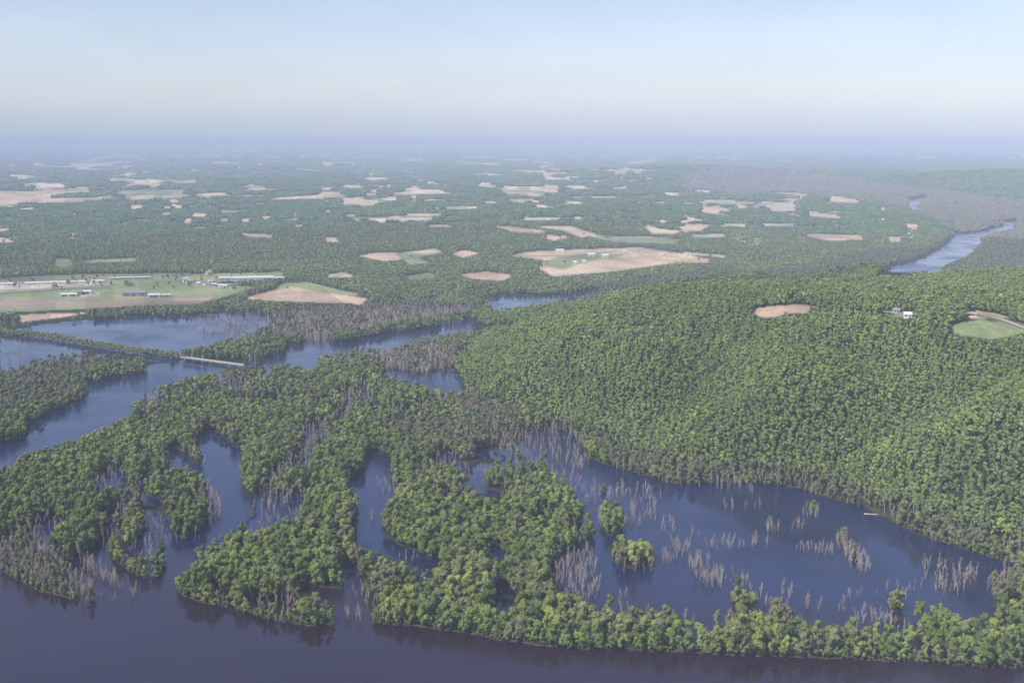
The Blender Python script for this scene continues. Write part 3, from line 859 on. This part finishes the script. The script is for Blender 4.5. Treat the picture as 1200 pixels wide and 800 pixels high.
# the hand-placed snags of the lagoon: foot in the picture, spread, how many
SNAGS = [(850,596,3,1,2),(860,597,2,1,2),(873,595,3,1,2),(888,596,4,2,3),(947,603,9,3,9),(958,606,4,2,3),(904,621,9,3,12),(938,622,8,8,6),(815,628,4,2,3),(832,640,7,3,9),(853,640,6,3,6),
 (868,641,3,2,3),(882,638,6,3,9),(897,638,4,1,2),(804,645,6,3,6),(832,657,4,2,3),(943,643,6,4,6),(960,646,6,4,10),(974,647,4,3,6),(915,697,4,2,3),(925,700,4,2,3),(944,710,4,3,4),(960,715,4,2,2),
 (986,715,5,2,3),(763,607,5,3,3),(785,622,7,4,7),(795,643,6,4,11),(783,656,8,4,8),(804,566,5,3,8),(845,571,7,3,10),(880,574,7,3,7),(868,572,4,2,3),(825,565,6,3,5),(415,722,5,3,4),(407,723,4,2,3),(132,704,3,1,2),(232,630,5,2,2),
 (435,606,4,3,4),(480,655,9,4,7),(730,700,6,3,3),(1000,700,9,3,4),(1060,700,5,3,3)]
for (a, b, rx, ry, n) in SNAGS:
    for _ in range(n):
        u, v = a + rng.normal() * rx * .6, b + rng.normal() * ry * .6
        x, y = unproject(u, v, 0.0)
        near_dead.append((x, y, 0.0, math.hypot(x, y), rng.uniform(.45, .85), *deadtint(1)[0], u, v))
# shrubs afloat among them
for (a, b, n) in ((707,578,3),(948,600,4),(990,636,4),(1000,650,3),(1047,712,6),(1052,708,5)):
    for _ in range(n):
        u, v = a + rng.normal() * 3, b + rng.normal() * 2
        x, y = unproject(u, v, 0.0)
        near_green.append((x, y, 0.0, math.hypot(x, y), rng.uniform(.42, .62), *(G_FLOOD[3] * 1.5 * rng.uniform(.9, 1.15)), u, v))

def along(pix, step):
    out = []
    for (a, b), (c, d) in zip(pix[:-1], pix[1:]):
        n = max(1, int(math.hypot(c - a, d - b) / step))
        for j in range(n): t = (j + rng.random() * .9) / n; out.append((a + (c - a) * t, b + (d - b) * t))
    return out
BANK = [(437,728),(493,732),(527,737),(557,741),(587,749),(613,751),(647,756),(683,759),(733,759),(800,763),(867,766),(933,768),(1013,771),(1067,774),(1150,779),(1200,781)]
def bank_tree(u, v, s):
    x, y = unproject(u, v, .8)
    near_green.append((x, y, .8, math.hypot(x, y), s, *(G_FLOOD[rng.choice([0, 1, 3, 3, 4])] * 2.15 * rng.uniform(.85, 1.2)), u, v))
for off, step, lo, hi in ((.8, 8, .32, .7), (10, 12, .65, 1.0), (19, 15, .7, 1.05)):
    for (u, v) in along(BANK, step):
        if off > 15 and not (780 < u): continue
        vv = v - off + rng.normal() * 1.6
        if off > 5 and (860 < u < 1030) and rng.random() < .45: continue
        bank_tree(u, vv, rng.uniform(lo, hi))
for (u, v) in along([(208,689),(215,696),(240,704),(270,711),(300,721),(320,725),(360,730),(392,729)], 8): bank_tree(u, v - 1.5 + rng.normal(), rng.uniform(.45, .85))
for (u, v) in along([(63,642),(80,652),(97,647),(112,635)], 9) + along([(143,660),(160,673),(186,675),(192,655)], 8): bank_tree(u, v - 1.5 + rng.normal(), rng.uniform(.45, .8))
rows = []
for off in (0, 1.6, 3.0):
    for (u, v) in along([(-60,384),(0,391),(60,398),(110,407),(160,415),(210,420)], 2.6):
        x, y = unproject(u, v - off + rng.normal() * .3, 1.0)
        rows.append((x, y, 1.0, 0, rng.uniform(.42, .66), *(np.array([.26, .28, .10]) * rng.uniform(.85, 1.15))))
A = np.array(rows); put('far_woods', K_far, A[:, 0], A[:, 1], A[:, 2], 4, A[:, 4], A[:, 4], A[:, 5:8])

rows = []
for line, step in ((BANK, 4.0), ([(208,690),(215,697),(240,705),(270,712),(300,722),(320,726),(360,731),(392,730)], 4.0), ([(0,669),(23,677),(40,689),(67,695),(90,701)], 4.5),
                   ([(63,643),(80,653),(97,648),(112,636),(130,617)], 4.5), ([(143,661),(160,674),(187,676),(193,657)], 4.5), ([(213,632),(235,622),(243,608)], 4.5),
                   ([(227,650),(253,637),(283,620),(299,598)], 5), ([(437,650),(460,660),(487,672),(515,673)], 5),
                   ([(690,537),(713,545),(750,555),(797,568),(843,566),(910,566),(933,571),(973,583),(1013,594),(1040,606),(1067,621),(1100,634),(1133,644),(1167,654),(1200,658)], 3.5)):
    for (u, v) in along(line, step):
        x, y = unproject(u, v - .6 + rng.normal() * .7, .4)
        rows.append((x, y, .2, 0, rng.uniform(.16, .36), *(G_FLOOD[rng.choice([0, 1, 3, 4])] * np.array([1.9, 1.65, 1.6]) * rng.uniform(.75, 1.15))))
A = np.array(rows); put('bank_thicket', K_near, A[:, 0], A[:, 1], A[:, 2], 6, A[:, 4] * 1.3, A[:, 4], A[:, 5:8])

# ---- the nearest trees are objects of their own; pick those the picture shows
def choose(rows, limit, hm, wm, blockers):
    order = sorted(range(len(rows)), key=lambda i: rows[i][3])
    cov = np.zeros((IH + 60, IW), bool)
    return order

def pick_visible(greens, deads, limit):
    allr = [(r[3], 0, i) for i, r in enumerate(greens)] + [(r[3], 1, i) for i, r in enumerate(deads)]
    allr.sort()
    cov = np.zeros((IH, IW), bool)
    sel = ([], []); rest = ([], [])
    for d, k, i in allr:
        r = (greens, deads)[k][i]
        x, y, z, _, s = r[:5]
        h = (17 if k == 0 else 14) * s; w = (12 if k == 0 else 3) * s
        u0, v0 = project(np.array([x]), np.array([y]), np.array([z])); u1, v1 = project(np.array([x]), np.array([y]), np.array([z + h]))
        sl = math.hypot(d, H); pw = max(1, w * F / sl)
        xa, xb = int(max(0, u0[0] - pw / 2)), int(min(IW, u0[0] + pw / 2 + 1))
        ya, yb = int(max(0, v1[0])), int(min(IH, v0[0]))
        ok = False
        if xb - xa >= 1 and yb - ya >= 2:
            sub = cov[ya:yb, xa:xb]; free = 1 - sub.mean()
            ok = free > (.45 if k == 0 else .5)
            if k == 0:
                m = int((yb - ya) * .12)
                cov[ya + m:yb, xa + int(.1 * (xb - xa)):xb] = True
        if ok and len(sel[k]) < limit: sel[k].append(r)
        else: rest[k].append(r)
    return sel, rest
(sel_g, sel_d), (rest_g, rest_d) = pick_visible(near_green, near_dead, 298)
def rest_to(name, coll, rows, nv, f):
    if not rows: return
    A = np.array(rows)
    put(name, coll, A[:, 0], A[:, 1], A[:, 2], nv, A[:, 4] * f, A[:, 4], A[:, 5:8])
rest_to('floodplain_woods', K_near, rest_g, 6, .95)
rest_to('drowned_timber', K_snag, rest_d, 6, 1.1)

for name, parts in stuff_sets.items():
    coll = parts[0][0]
    cat = [np.concatenate([p[j] for p in parts]) for j in range(1, 6)]
    o = scatter(name, *cat, coll)
STUFF_LABEL = {'bank_thicket': ('low green thicket fringing the water along the banks', 'thicket'),
 'drowned_timber': ('grey mass of bare drowned trees standing in the flooded flats', 'dead trees'),
 'drowned_timber_far': ('pinkish belts of drowned bare timber along the upper river and lakes', 'dead trees'),
 'floodplain_woods': ('dense green bottomland woods covering the nearer flooded islands', 'woods'),
 'floodplain_woods_beyond': ('green bottomland woods on the flats behind the nearer islands', 'woods'),
 'far_woods': ('hazy tree belts around the fields and lakes of the far bank', 'woods'),
 'hillside_woods': ('closed green forest covering the broad bluff right of the flats', 'woods'),
 'distant_woods': ('blue hazy woodland spread over the far plain up to the horizon', 'woods')}
for k, (l, c) in STUFF_LABEL.items():
    o = bpy.data.objects.get(k)
    if o: o['label'] = l; o['category'] = c

def place_words(u, v):
    if v > 732 and u > 420:
        if u < 640: return 'on the near river bank left of the lagoon'
        if u < 860: return 'on the near river bank below the lagoon mouth'
        return 'on the narrow near bank in front of the lagoon'
    if u < 130: return 'on the flooded island at the left edge'
    if u < 262: return 'on the pointed islet between two left channels'
    if u < 420: return 'on the broad rounded island right of the left channel'
    if u < 520: return 'on the island beside the winding middle channel'
    if u < 700: return 'on the big middle island left of the lagoon'
    if u < 800: return 'on the small islet in the lagoon\'s left part'
    if u < 1070: return 'on the low ground at the lagoon\'s near edge'
    return 'on the wooded spit at the right edge'
def dead_words(u, v):
    if u < 170: return 'off the flooded island at the left edge'
    if u < 440: return 'along the left channels and river islands'
    if u < 640: return 'on the middle island among green trees'
    if u < 720: return 'in the thicket at the lagoon\'s left shore'
    if u < 800: return 'in the lagoon beside its small green islet'
    if v < 600: return 'below the forested bluff on the lagoon\'s far shore'
    if u < 860: return 'in the lagoon\'s curved row of snags'
    if v > 718: return 'behind the narrow near bank of the lagoon'
    if u < 1030: return 'standing in the open water of the lagoon'
    return 'in the snag thicket near the lagoon\'s right end'

def make_tree(root_name, label, cat, group, parts, x, y, z, rot, sx, sz, tint):
    r = bpy.data.objects.new(root_name, None); C.objects.link(r)
    r.empty_display_size = 1; r.location = (x, y, z); r.rotation_euler = (0, 0, rot); r.scale = (sx, sx, sz)
    r['label'] = label; r['category'] = cat; r['group'] = group
    for nm, me in parts:
        o = bpy.data.objects.new(nm, me); C.objects.link(o); o.parent = r
        o['tint'] = [float(c) for c in tint] + [1.0]
    return r
for (x, y, z, d, s, cr, cg, cb, u, v) in sel_g:
    k = rng.integers(0, 6)
    tone = 'bright yellow-green' if cg > .285 else ('dark green' if cg < .205 else 'mid green')
    size = 'low bushy' if s < .66 else ('tall' if s > 1.03 else 'round')
    pw = place_words(u, v)
    make_tree('tree', '%s %s tree %s' % (size, tone, pw), 'tree', '%s trees %s' % (tone, pw), [('trunk', near_trunk[k]), ('crown', near_crown[k])], x, y, z, rng.uniform(0, 6.28), s * .82, s, (cr, cg, cb))
for (x, y, z, d, s, cr, cg, cb, u, v) in sel_d:
    k = rng.integers(0, 6)
    tone = 'pale grey' if cr > .52 else 'brownish grey'
    size = 'tall' if s > .75 else 'short'
    pw = dead_words(u, v)
    make_tree('dead_tree', '%s bare %s dead tree %s' % (size, tone, pw), 'dead tree', 'bare dead trees %s' % pw, [('trunk', snag_stem[k]), ('crown', snag_limb[k])], x, y, z, rng.uniform(0, 6.28), s * 1.15, s, (cr, cg, cb))
print('GREEN', len(near_green), len(sel_g), 'DEAD', len(near_dead), len(sel_d), {k: sum(len(p[1]) for p in v) for k, v in stuff_sets.items()})

# ------------------------------------------------------------------ bridge, pier, roads, buildings
def box(v, f, x0, x1, y0, y1, z0, z1):
    n = len(v)
    v += [(x0, y0, z0), (x1, y0, z0), (x1, y1, z0), (x0, y1, z0), (x0, y0, z1), (x1, y0, z1), (x1, y1, z1), (x0, y1, z1)]
    f += [(n, n + 3, n + 2, n + 1), (n + 4, n + 5, n + 6, n + 7), (n, n + 1, n + 5, n + 4), (n + 1, n + 2, n + 6, n + 5), (n + 2, n + 3, n + 7, n + 6), (n + 3, n, n + 4, n + 7)]
def mesh_obj(name, v, f, m, parent=None):
    me = bpy.data.meshes.new(name); me.from_pydata(v, [], f); me.update(); me.materials.append(m)
    o = bpy.data.objects.new(name, me); C.objects.link(o); o.parent = parent
    return o
def empty(name, label, cat, loc, rot=0, group=None):
    e = bpy.data.objects.new(name, None); C.objects.link(e); e.location = loc; e.rotation_euler = (0, 0, rot)
    e['label'] = label; e['category'] = cat
    if group: e['group'] = group
    return e
M_conc = simple('concrete', (.50, .46, .41), .8, .12, .2)
M_deck = simple('deck_concrete', (.46, .41, .34), .8, .1, .2)
M_rail = simple('rail_steel', (.45, .43, .40), .5)
a0, b0 = unproject(213, 418, 5.0), unproject(281, 427, 5.0)
ang_b = math.atan2(b0[1] - a0[1], b0[0] - a0[0]); Lb = math.hypot(b0[0] - a0[0], b0[1] - a0[1]) + 10
br = empty('bridge', 'low pale concrete road bridge on short piers crossing the upper river', 'bridge', (a0[0], a0[1], 0), ang_b)
v, f = [], []; box(v, f, 0, Lb, -3.6, 3.6, 4.6, 5.1); mesh_obj('deck', v, f, M_deck, br)
for sgn in (-1, 1):
    v, f = [], []; box(v, f, 0, Lb, sgn * 3.5 - .18, sgn * 3.5 + .18, 5.1, 5.9); mesh_obj('parapet', v, f, M_deck, br)
    v, f = [], []; box(v, f, 0, Lb, sgn * 2.6 - .35, sgn * 2.6 + .35, 3.4, 4.6); mesh_obj('girder', v, f, M_conc, br)
npier = 7
for k in range(npier):
    X = Lb * (k + .5) / npier
    v, f = [], []; box(v, f, X - .5, X + .5, -4, 4, 2.6, 3.4)
    for yy in (-3.2, 0, 3.2): box(v, f, X - .35, X + .35, yy - .35, yy + .35, -3, 2.6)
    mesh_obj('pier', v, f, M_conc, br)

# floating pier at the lagoon shore, with a sandy landing
p0, p1 = unproject(1012.5, 602.3), unproject(1029, 603.2)
ap = math.atan2(p1[1] - p0[1], p1[0] - p0[0]); Lp = math.hypot(p1[0] - p0[0], p1[1] - p0[1])
M_plank = simple('pale_planks', (.62, .58, .52), .7)
pr = empty('pier', 'long pale plank boat pier reaching out from the sandy lagoon shore', 'pier', (p0[0], p0[1], 0), ap)
v, f = [], []
for k in range(int(Lp / .6)): box(v, f, k * .6, k * .6 + .54, -1.0, 1.0, .55, .7)
mesh_obj('deck', v, f, M_plank, pr)
v, f = [], []; box(v, f, 0, 2.6, -1.7, -1.02, .5, .75); box(v, f, 0, 2.6, 1.02, 1.7, .5, .75); mesh_obj('end_platform', v, f, M_deck, pr)
for k in range(6):
    for yy in (-.85, .85):
        v, f = [], []; X = 1 + (Lp - 2) * k / 5; box(v, f, X - .12, X + .12, yy - .12, yy + .12, -2, .54); mesh_obj('pile', v, f, M_conc, pr)

# roads draped over the land
M_road = simple('gravel_road', (.40, .36, .29), .9, .1, .1)
M_asph = simple('asphalt_road', (.30, .28, .26), .9, .1, .1)
def ground_hit(u, v):
    zz = 0.0
    for _ in range(60):
        x, y = unproject(u, v, zz); z1 = float(land_z(np.array([x]), np.array([y]))[0][0])
        zz = zz * .6 + z1 * .4
    return x, y
def road(name, pix, width, m, label=None):
    P = [ground_hit(*q) for q in pix]
    S = []
    for i in range(len(P) - 1):
        n = max(2, int(math.hypot(P[i + 1][0] - P[i][0], P[i + 1][1] - P[i][1]) / 8))
        for j in range(n): t = j / n; S.append((P[i][0] + (P[i + 1][0] - P[i][0]) * t, P[i][1] + (P[i + 1][1] - P[i][1]) * t))
    S.append(P[-1]); S = np.array(S)
    for _ in range(6): S[1:-1] = (S[:-2] + 2 * S[1:-1] + S[2:]) / 4
    T = np.gradient(S, axis=0); T /= np.linalg.norm(T, axis=1)[:, None] + 1e-9
    Nn = np.stack([-T[:, 1], T[:, 0]], 1) * width / 2
    A, B = S + Nn, S - Nn
    zc = np.max([land_z(q[:, 0], q[:, 1])[0] for q in (A, B, S)], axis=0) + .8
    v = np.concatenate([np.column_stack([A, zc]), np.column_stack([B, zc])]); n = len(S)
    f = [(i, n + i, n + i + 1, i + 1) for i in range(n - 1)]
    o = mesh_obj(name, [tuple(q) for q in v], f, m); o['kind'] = 'structure'
    return o
road('hill_road', [(1130,369),(1145,369),(1160,371),(1180,377),(1200,384),(1230,394)], 8, M_road)
road('farm_track', [(958,358),(985,360),(1010,362),(1030,366),(1048,368)], 5, M_road)
road('causeway_road', [(0,385),(60,393),(110,402),(160,411),(213,419)], 8, M_asph)
road('runway', [(0,343),(70,338),(130,334)], 22, M_asph)
road('county_road', [(255,333),(330,331),(380,327),(410,318)], 14, M_road)
road('valley_road', [(600,300),(660,300),(720,294),(800,290)], 14, M_road)

WALLS = {'white': simple('white_siding', (.78, .77, .73), .6, .08), 'cream': simple('cream_siding', (.66, .60, .50), .7, .05), 'grey': simple('grey_metal_cladding', (.36, .37, .40), .5, .08), 'salmon': simple('salmon_cladding', (.58, .36, .30), .7, .05), 'red': simple('barn_red', (.30, .10, .08), .7)}
ROOFS = {'white': simple('white_metal_roof', (.72, .71, .69), .4, .08), 'grey': simple('grey_shingle_roof', (.26, .26, .28), .8), 'brown': simple('brown_shingle_roof', (.22, .15, .12), .8), 'pale': simple('pale_metal_roof', (.62, .60, .58), .45, .05)}
M_glass = simple('dark_window_glass', (.05, .06, .08), .15); M_door = simple('door_paint', (.20, .16, .13), .6)
def building(u, vv, w, d, h, wall, roof, rise, label, cat='house', group=None, rot=0.0, kind='house'):
    x, y = ground_hit(u, vv)
    z = float(land_z(np.array([x]), np.array([y]))[0][0])
    rot = rot - math.atan2(x, y) * .6
    name = {'house': 'house', 'hangar': 'hangar', 'warehouse': 'warehouse', 'barn': 'barn'}[kind]
    e = empty(name, label, cat, (x, y, z), rot, group)
    hw, hd = w / 2, d / 2
    # walls with gable ends along x
    v = [(-hw, -hd, -2), (hw, -hd, -2), (hw, hd, -2), (-hw, hd, -2), (-hw, -hd, h), (hw, -hd, h), (hw, hd, h), (-hw, hd, h), (-hw, 0, h + rise), (hw, 0, h + rise)]
    f = [(0, 1, 5, 4), (2, 3, 7, 6), (1, 2, 6, 9, 5), (3, 0, 4, 8, 7)]
    mesh_obj('wall', v, f, WALLS[wall], e)
    o_ = .6; t = .35
    q = rise / hd
    v = [(-hw - o_, -hd - o_, h - q * o_ + .05), (hw + o_, -hd - o_, h - q * o_ + .05), (hw + o_, 0, h + rise + .05), (-hw - o_, 0, h + rise + .05), (hw + o_, hd + o_, h - q * o_ + .05), (-hw - o_, hd + o_, h - q * o_ + .05)]
    v += [(a, b, c + t) for a, b, c in v]
    f = [(0, 3, 2, 1), (3, 5, 4, 2), (6, 7, 8, 9), (9, 8, 10, 11), (0, 1, 7, 6), (4, 5, 11, 10), (1, 2, 8, 7), (2, 4, 10, 8), (3, 0, 6, 9), (5, 3, 9, 11)]
    rf_ = mesh_obj('roof', v, f, ROOFS[roof], e)
    if kind == 'house':
        v, f = [], []; box(v, f, w * .2, w * .2 + 1, -.5, .5, h + rise * .4, h + rise + 1.3); mesh_obj('chimney', v, f, M_door, rf_)
    n = max(2, int(w / 7)) if kind != 'hangar' else max(1, int(w / 16))
    for k in range(n):
        X = -hw + w * (k + .5) / n
        v, f = [], []
        if kind == 'hangar': box(v, f, X - w / n * .36, X + w / n * .36, -hd - .08, -hd + .05, 0, h * .8); mesh_obj('door', v, f, M_door, e)
        elif k == n // 2: box(v, f, X - 1.1, X + 1.1, -hd - .08, -hd + .05, 0, min(h * .75, 2.6)); mesh_obj('door', v, f, M_door, e)
        else: box(v, f, X - 1.2, X + 1.2, -hd - .08, -hd + .05, h * .38, h * .72); mesh_obj('window', v, f, M_glass, e)
    return e

B = building
B(81,347,36,16,5.5,'white','white',2.0,'long low white hangar left of the airfield apron','hangar',kind='hangar')
B(92,345,16,18,7,'grey','grey',2.2,'dark grey hangar between the white hangar and the apron','hangar',kind='hangar')
B(101,344,24,16,6,'white','white',2.2,'white roofed hangar on the pale airfield apron','hangar',kind='hangar')
B(158,346,52,30,8,'grey','grey',3.5,'wide grey hangar in the middle of the airfield grass','hangar',kind='hangar')
B(181,348,28,14,6,'white','white',2.2,'white hangar with bright roof right of the wide grey hangar','hangar',kind='hangar')
B(195,347.5,20,12,5,'cream','pale',2.0,'small cream shed right of the white hangar by the trees','shed',kind='hangar')
for k, (u, w) in enumerate(((134,22),(142,20),(151,24),(161,22),(171,24))):
    B(u,327 - k * .25,w,9,3.6,'cream','pale',1.6,'long pale storage shed in the row above the airfield grass','shed','row of pale storage sheds',kind='hangar')
for k, (u, w, wl, rf2) in enumerate(((5,18,'white','pale'),(13,14,'cream','white'),(25,16,'white','grey'),(31,14,'white','white'),(38,20,'cream','white'),(46,24,'white','white'),(54,15,'white','pale'),(62,22,'cream','white'),(69,15,'white','white'),(76,17,'white','white'),(86,16,'cream','pale'),(96,16,'white','white'),(112,18,'white','white'),(119,15,'cream','pale'))):
    B(u,334.5 - .03 * u,w,11,5,wl,rf2,2.2,'%s walled building with %s roof in the roadside strip beyond the airfield' % (wl, rf2),'building','roadside strip buildings beyond the airfield')
B(268,328.5,46,30,8,'cream','white',1.5,'pinkish white left wing of the long riverside warehouse range','warehouse',kind='warehouse')
B(298,328.5,100,40,9,'white','white',1.5,'very long bright white warehouse among trees beyond the lake','warehouse',kind='warehouse')
B(327.5,328.5,32,30,8,'salmon','pale',1.5,'salmon coloured hall at the right end of the long white warehouse','warehouse',kind='warehouse')
rb = random.Random(5)
for k in range(16):
    u = rb.uniform(208, 275); vv = 329 + (u - 208) * .11 + rb.uniform(-2.2, 2.2); wl = rb.choice(['white', 'cream', 'grey']); rr = rb.choice(['grey', 'brown', 'pale'])
    B(u, vv, rb.uniform(11, 16), 9, 4.5, wl, rr, 2.4, '%s house with %s roof in the wooded settlement below the long warehouse' % (wl, rr), 'house', 'houses of the wooded settlement', rb.uniform(-.5, .5))
B(4,371,18,10,4,'white','white',1.8,'white building at the left edge by the lake road','building')
B(13,366.5,13,9,4.5,'white','grey',2.2,'white house with grey roof among trees at the left lake shore','house')
for u, vv, wl, rr, lab in ((400,314,'white','white','white house at the left end of the roadside farm group'),(407,313.5,'white','grey','white house with grey roof in the middle of the roadside farm group'),(412,312,'cream','pale','cream house at the right end of the roadside farm group'),
    (431,309,'white','pale','white shed on the lower edge of the large tan field'),(450,308,'white','grey','white farmhouse below the tan fields beside dark trees'),(549,312.5,'white','white','white house right of the dark brown field strip'),(567,297,'white','pale','small white house right of the pinkish diamond field'),
    (598,308,'white','white','white farmhouse among trees left of the big tan field'),(637,310,'white','grey','white house at the left end of the big tan field'),(665,287,'cream','grey','cream house in the trees above the big tan field'),
    (775,299,'white','pale','white house at the right end of the big tan field'),(732,296,'cream','white','cream house on the upper edge of the big tan field'),(748,297.5,'white','grey','white house right of the cream house above the tan field')):
    B(u, vv, 13, 9, 5, wl, rr, 2.4, lab)
B(656,295,26,14,6,'white','white',3,'white barn with bright roof above the big tan field','barn',kind='barn')
B(674,309,12,10,6,'white','white',3,'left white barn of the farmstead inside the big tan field','barn',kind='barn')
B(680,310,11,9,5,'white','grey',2.6,'white farmhouse with grey roof inside the big tan field')
B(684,308,12,10,6,'white','pale',3,'right pale roofed barn of the farmstead inside the tan field','barn',kind='barn')
B(693,300,24,14,6,'cream','white',3,'cream barn with white roof on the tan field','barn',kind='barn')
B(709,301,22,13,6,'white','white',3,'white barn beside dark trees on the right of the tan field','barn',kind='barn')
B(1050,366,8,6,3.4,'cream','grey',2.4,'grey roofed farmhouse on the wooded bluff top by the track')
B(1063.5,371.5,9.5,7,4,'white','white',2.6,'bright white house on the wooded bluff top')
for k in range(20):
    u = rb.uniform(857, 898); vv = 281 + (u - 857) * .14 + rb.uniform(-5, 4); wl = rb.choice(['white', 'cream', 'white'])
    B(u, vv, rb.uniform(16, 26), 12, 6, wl, rb.choice(['white', 'pale']), 3, '%s house in the distant village left of the far river' % wl, 'house', 'houses of the distant village', rb.uniform(-.5, .5))
for k in range(11):
    u = rb.uniform(1062, 1079); vv = rb.uniform(273, 281)
    B(u, vv, rb.uniform(16, 24), 12, 6, 'white', rb.choice(['white', 'pale']), 3, 'white house in the hamlet on the far river bank', 'house', 'houses of the far hamlet', rb.uniform(-.5, .5))

# ------------------------------------------------------------------ haze, sky, sun
SUN_EL, SUN_AZ = 49.0, -120.0       # azimuth from straight ahead, minus = left
def haze_layer(z0, z1, colour, length, label):
    hm, nt, out = mat('haze')
    vs = nt.nodes.new('ShaderNodeVolumeScatter'); va = nt.nodes.new('ShaderNodeVolumeAbsorption')
    for q in (vs, va): q.inputs['Color'].default_value = colour; q.inputs['Density'].default_value = 1 / length
    vs.inputs['Anisotropy'].default_value = -.3
    ad = nt.nodes.new('ShaderNodeAddShader'); nt.links.new(vs.outputs[0], ad.inputs[0]); nt.links.new(va.outputs[0], ad.inputs[1])
    nt.links.new(ad.outputs[0], out.inputs['Volume'])
    v, f = [], []
    box(v, f, -130000, 130000, -20000, 190000, z0, z1)
    h = mesh_obj('haze', v, f, hm); h['kind'] = 'stuff'; h['label'] = label; h['category'] = 'haze'
haze_layer(-60, 400, (.71, .81, 1.0, 1), 11200.0, 'blue ground haze lying over the whole plain')
haze_layer(404, 2600, (.90, .96, 1.0, 1), 46000.0, 'thin pale haze high above the plain')

w = bpy.data.worlds.new("World"); bpy.context.scene.world = w; w.use_nodes = True
nt = w.node_tree; bg = nt.nodes['Background']
sky = nt.nodes.new('ShaderNodeTexSky'); sky.sky_type = 'NISHITA'; sky.sun_disc = False
sky.sun_elevation = R(SUN_EL); sky.sun_rotation = R(SUN_AZ); sky.altitude = 400; sky.dust_density = .3; sky.ozone_density = 1.6; sky.air_density = 1.0
wb = nt.nodes.new('ShaderNodeMix'); wb.data_type = 'RGBA'; wb.blend_type = 'MULTIPLY'; wb.inputs['Factor'].default_value = 1
wb.inputs['B'].default_value = (1.06, .96, 1.04, 1)
wtc = nt.nodes.new('ShaderNodeTexCoord'); wmp = nt.nodes.new('ShaderNodeMapping'); wmp.inputs['Scale'].default_value = (3, 3, 16); wmp.inputs['Rotation'].default_value = (0, R(6), 0)
wno = nt.nodes.new('ShaderNodeTexNoise'); wno.inputs['Scale'].default_value = 1.6; wno.inputs['Detail'].default_value = 5; wno.inputs['Distortion'].default_value = .6
wmr = nt.nodes.new('ShaderNodeMapRange'); wmr.inputs['From Min'].default_value = .3; wmr.inputs['From Max'].default_value = .7; wmr.inputs['To Min'].default_value = .95; wmr.inputs['To Max'].default_value = 1.07
nt.links.new(wtc.outputs['Generated'], wmp.inputs['Vector']); nt.links.new(wmp.outputs['Vector'], wno.inputs['Vector']); nt.links.new(wno.outputs['Fac'], wmr.inputs['Value'])
cirrus = nt.nodes.new('ShaderNodeMix'); cirrus.data_type = 'RGBA'; cirrus.blend_type = 'MULTIPLY'; cirrus.inputs['Factor'].default_value = 1
nt.links.new(sky.outputs['Color'], cirrus.inputs['A']); nt.links.new(wmr.outputs['Result'], cirrus.inputs['B'])
nt.links.new(cirrus.outputs['Result'], wb.inputs['A']); nt.links.new(wb.outputs['Result'], bg.inputs['Color']); bg.inputs['Strength'].default_value = .15
sd = bpy.data.lights.new('sun', 'SUN'); sd.energy = 5.0; sd.angle = R(.5); sd.color = (1, .94, .83)
so = bpy.data.objects.new('sun', sd); C.objects.link(so)
to = Vector((math.sin(R(SUN_AZ)) * math.cos(R(SUN_EL)), math.cos(R(SUN_AZ)) * math.cos(R(SUN_EL)), math.sin(R(SUN_EL))))
so.rotation_euler = to.to_track_quat('Z', 'Y').to_euler(); so.location = (0, 0, 700)

sc = bpy.context.scene
sc.view_settings.view_transform = 'Standard'; sc.view_settings.look = 'None'; sc.view_settings.exposure = 0
cy = sc.cycles
cy.max_bounces = 5; cy.diffuse_bounces = 3; cy.glossy_bounces = 2; cy.transmission_bounces = 2; cy.volume_bounces = 1; cy.transparent_max_bounces = 4
cy.caustics_reflective = False; cy.caustics_refractive = False
cy.use_denoising = True
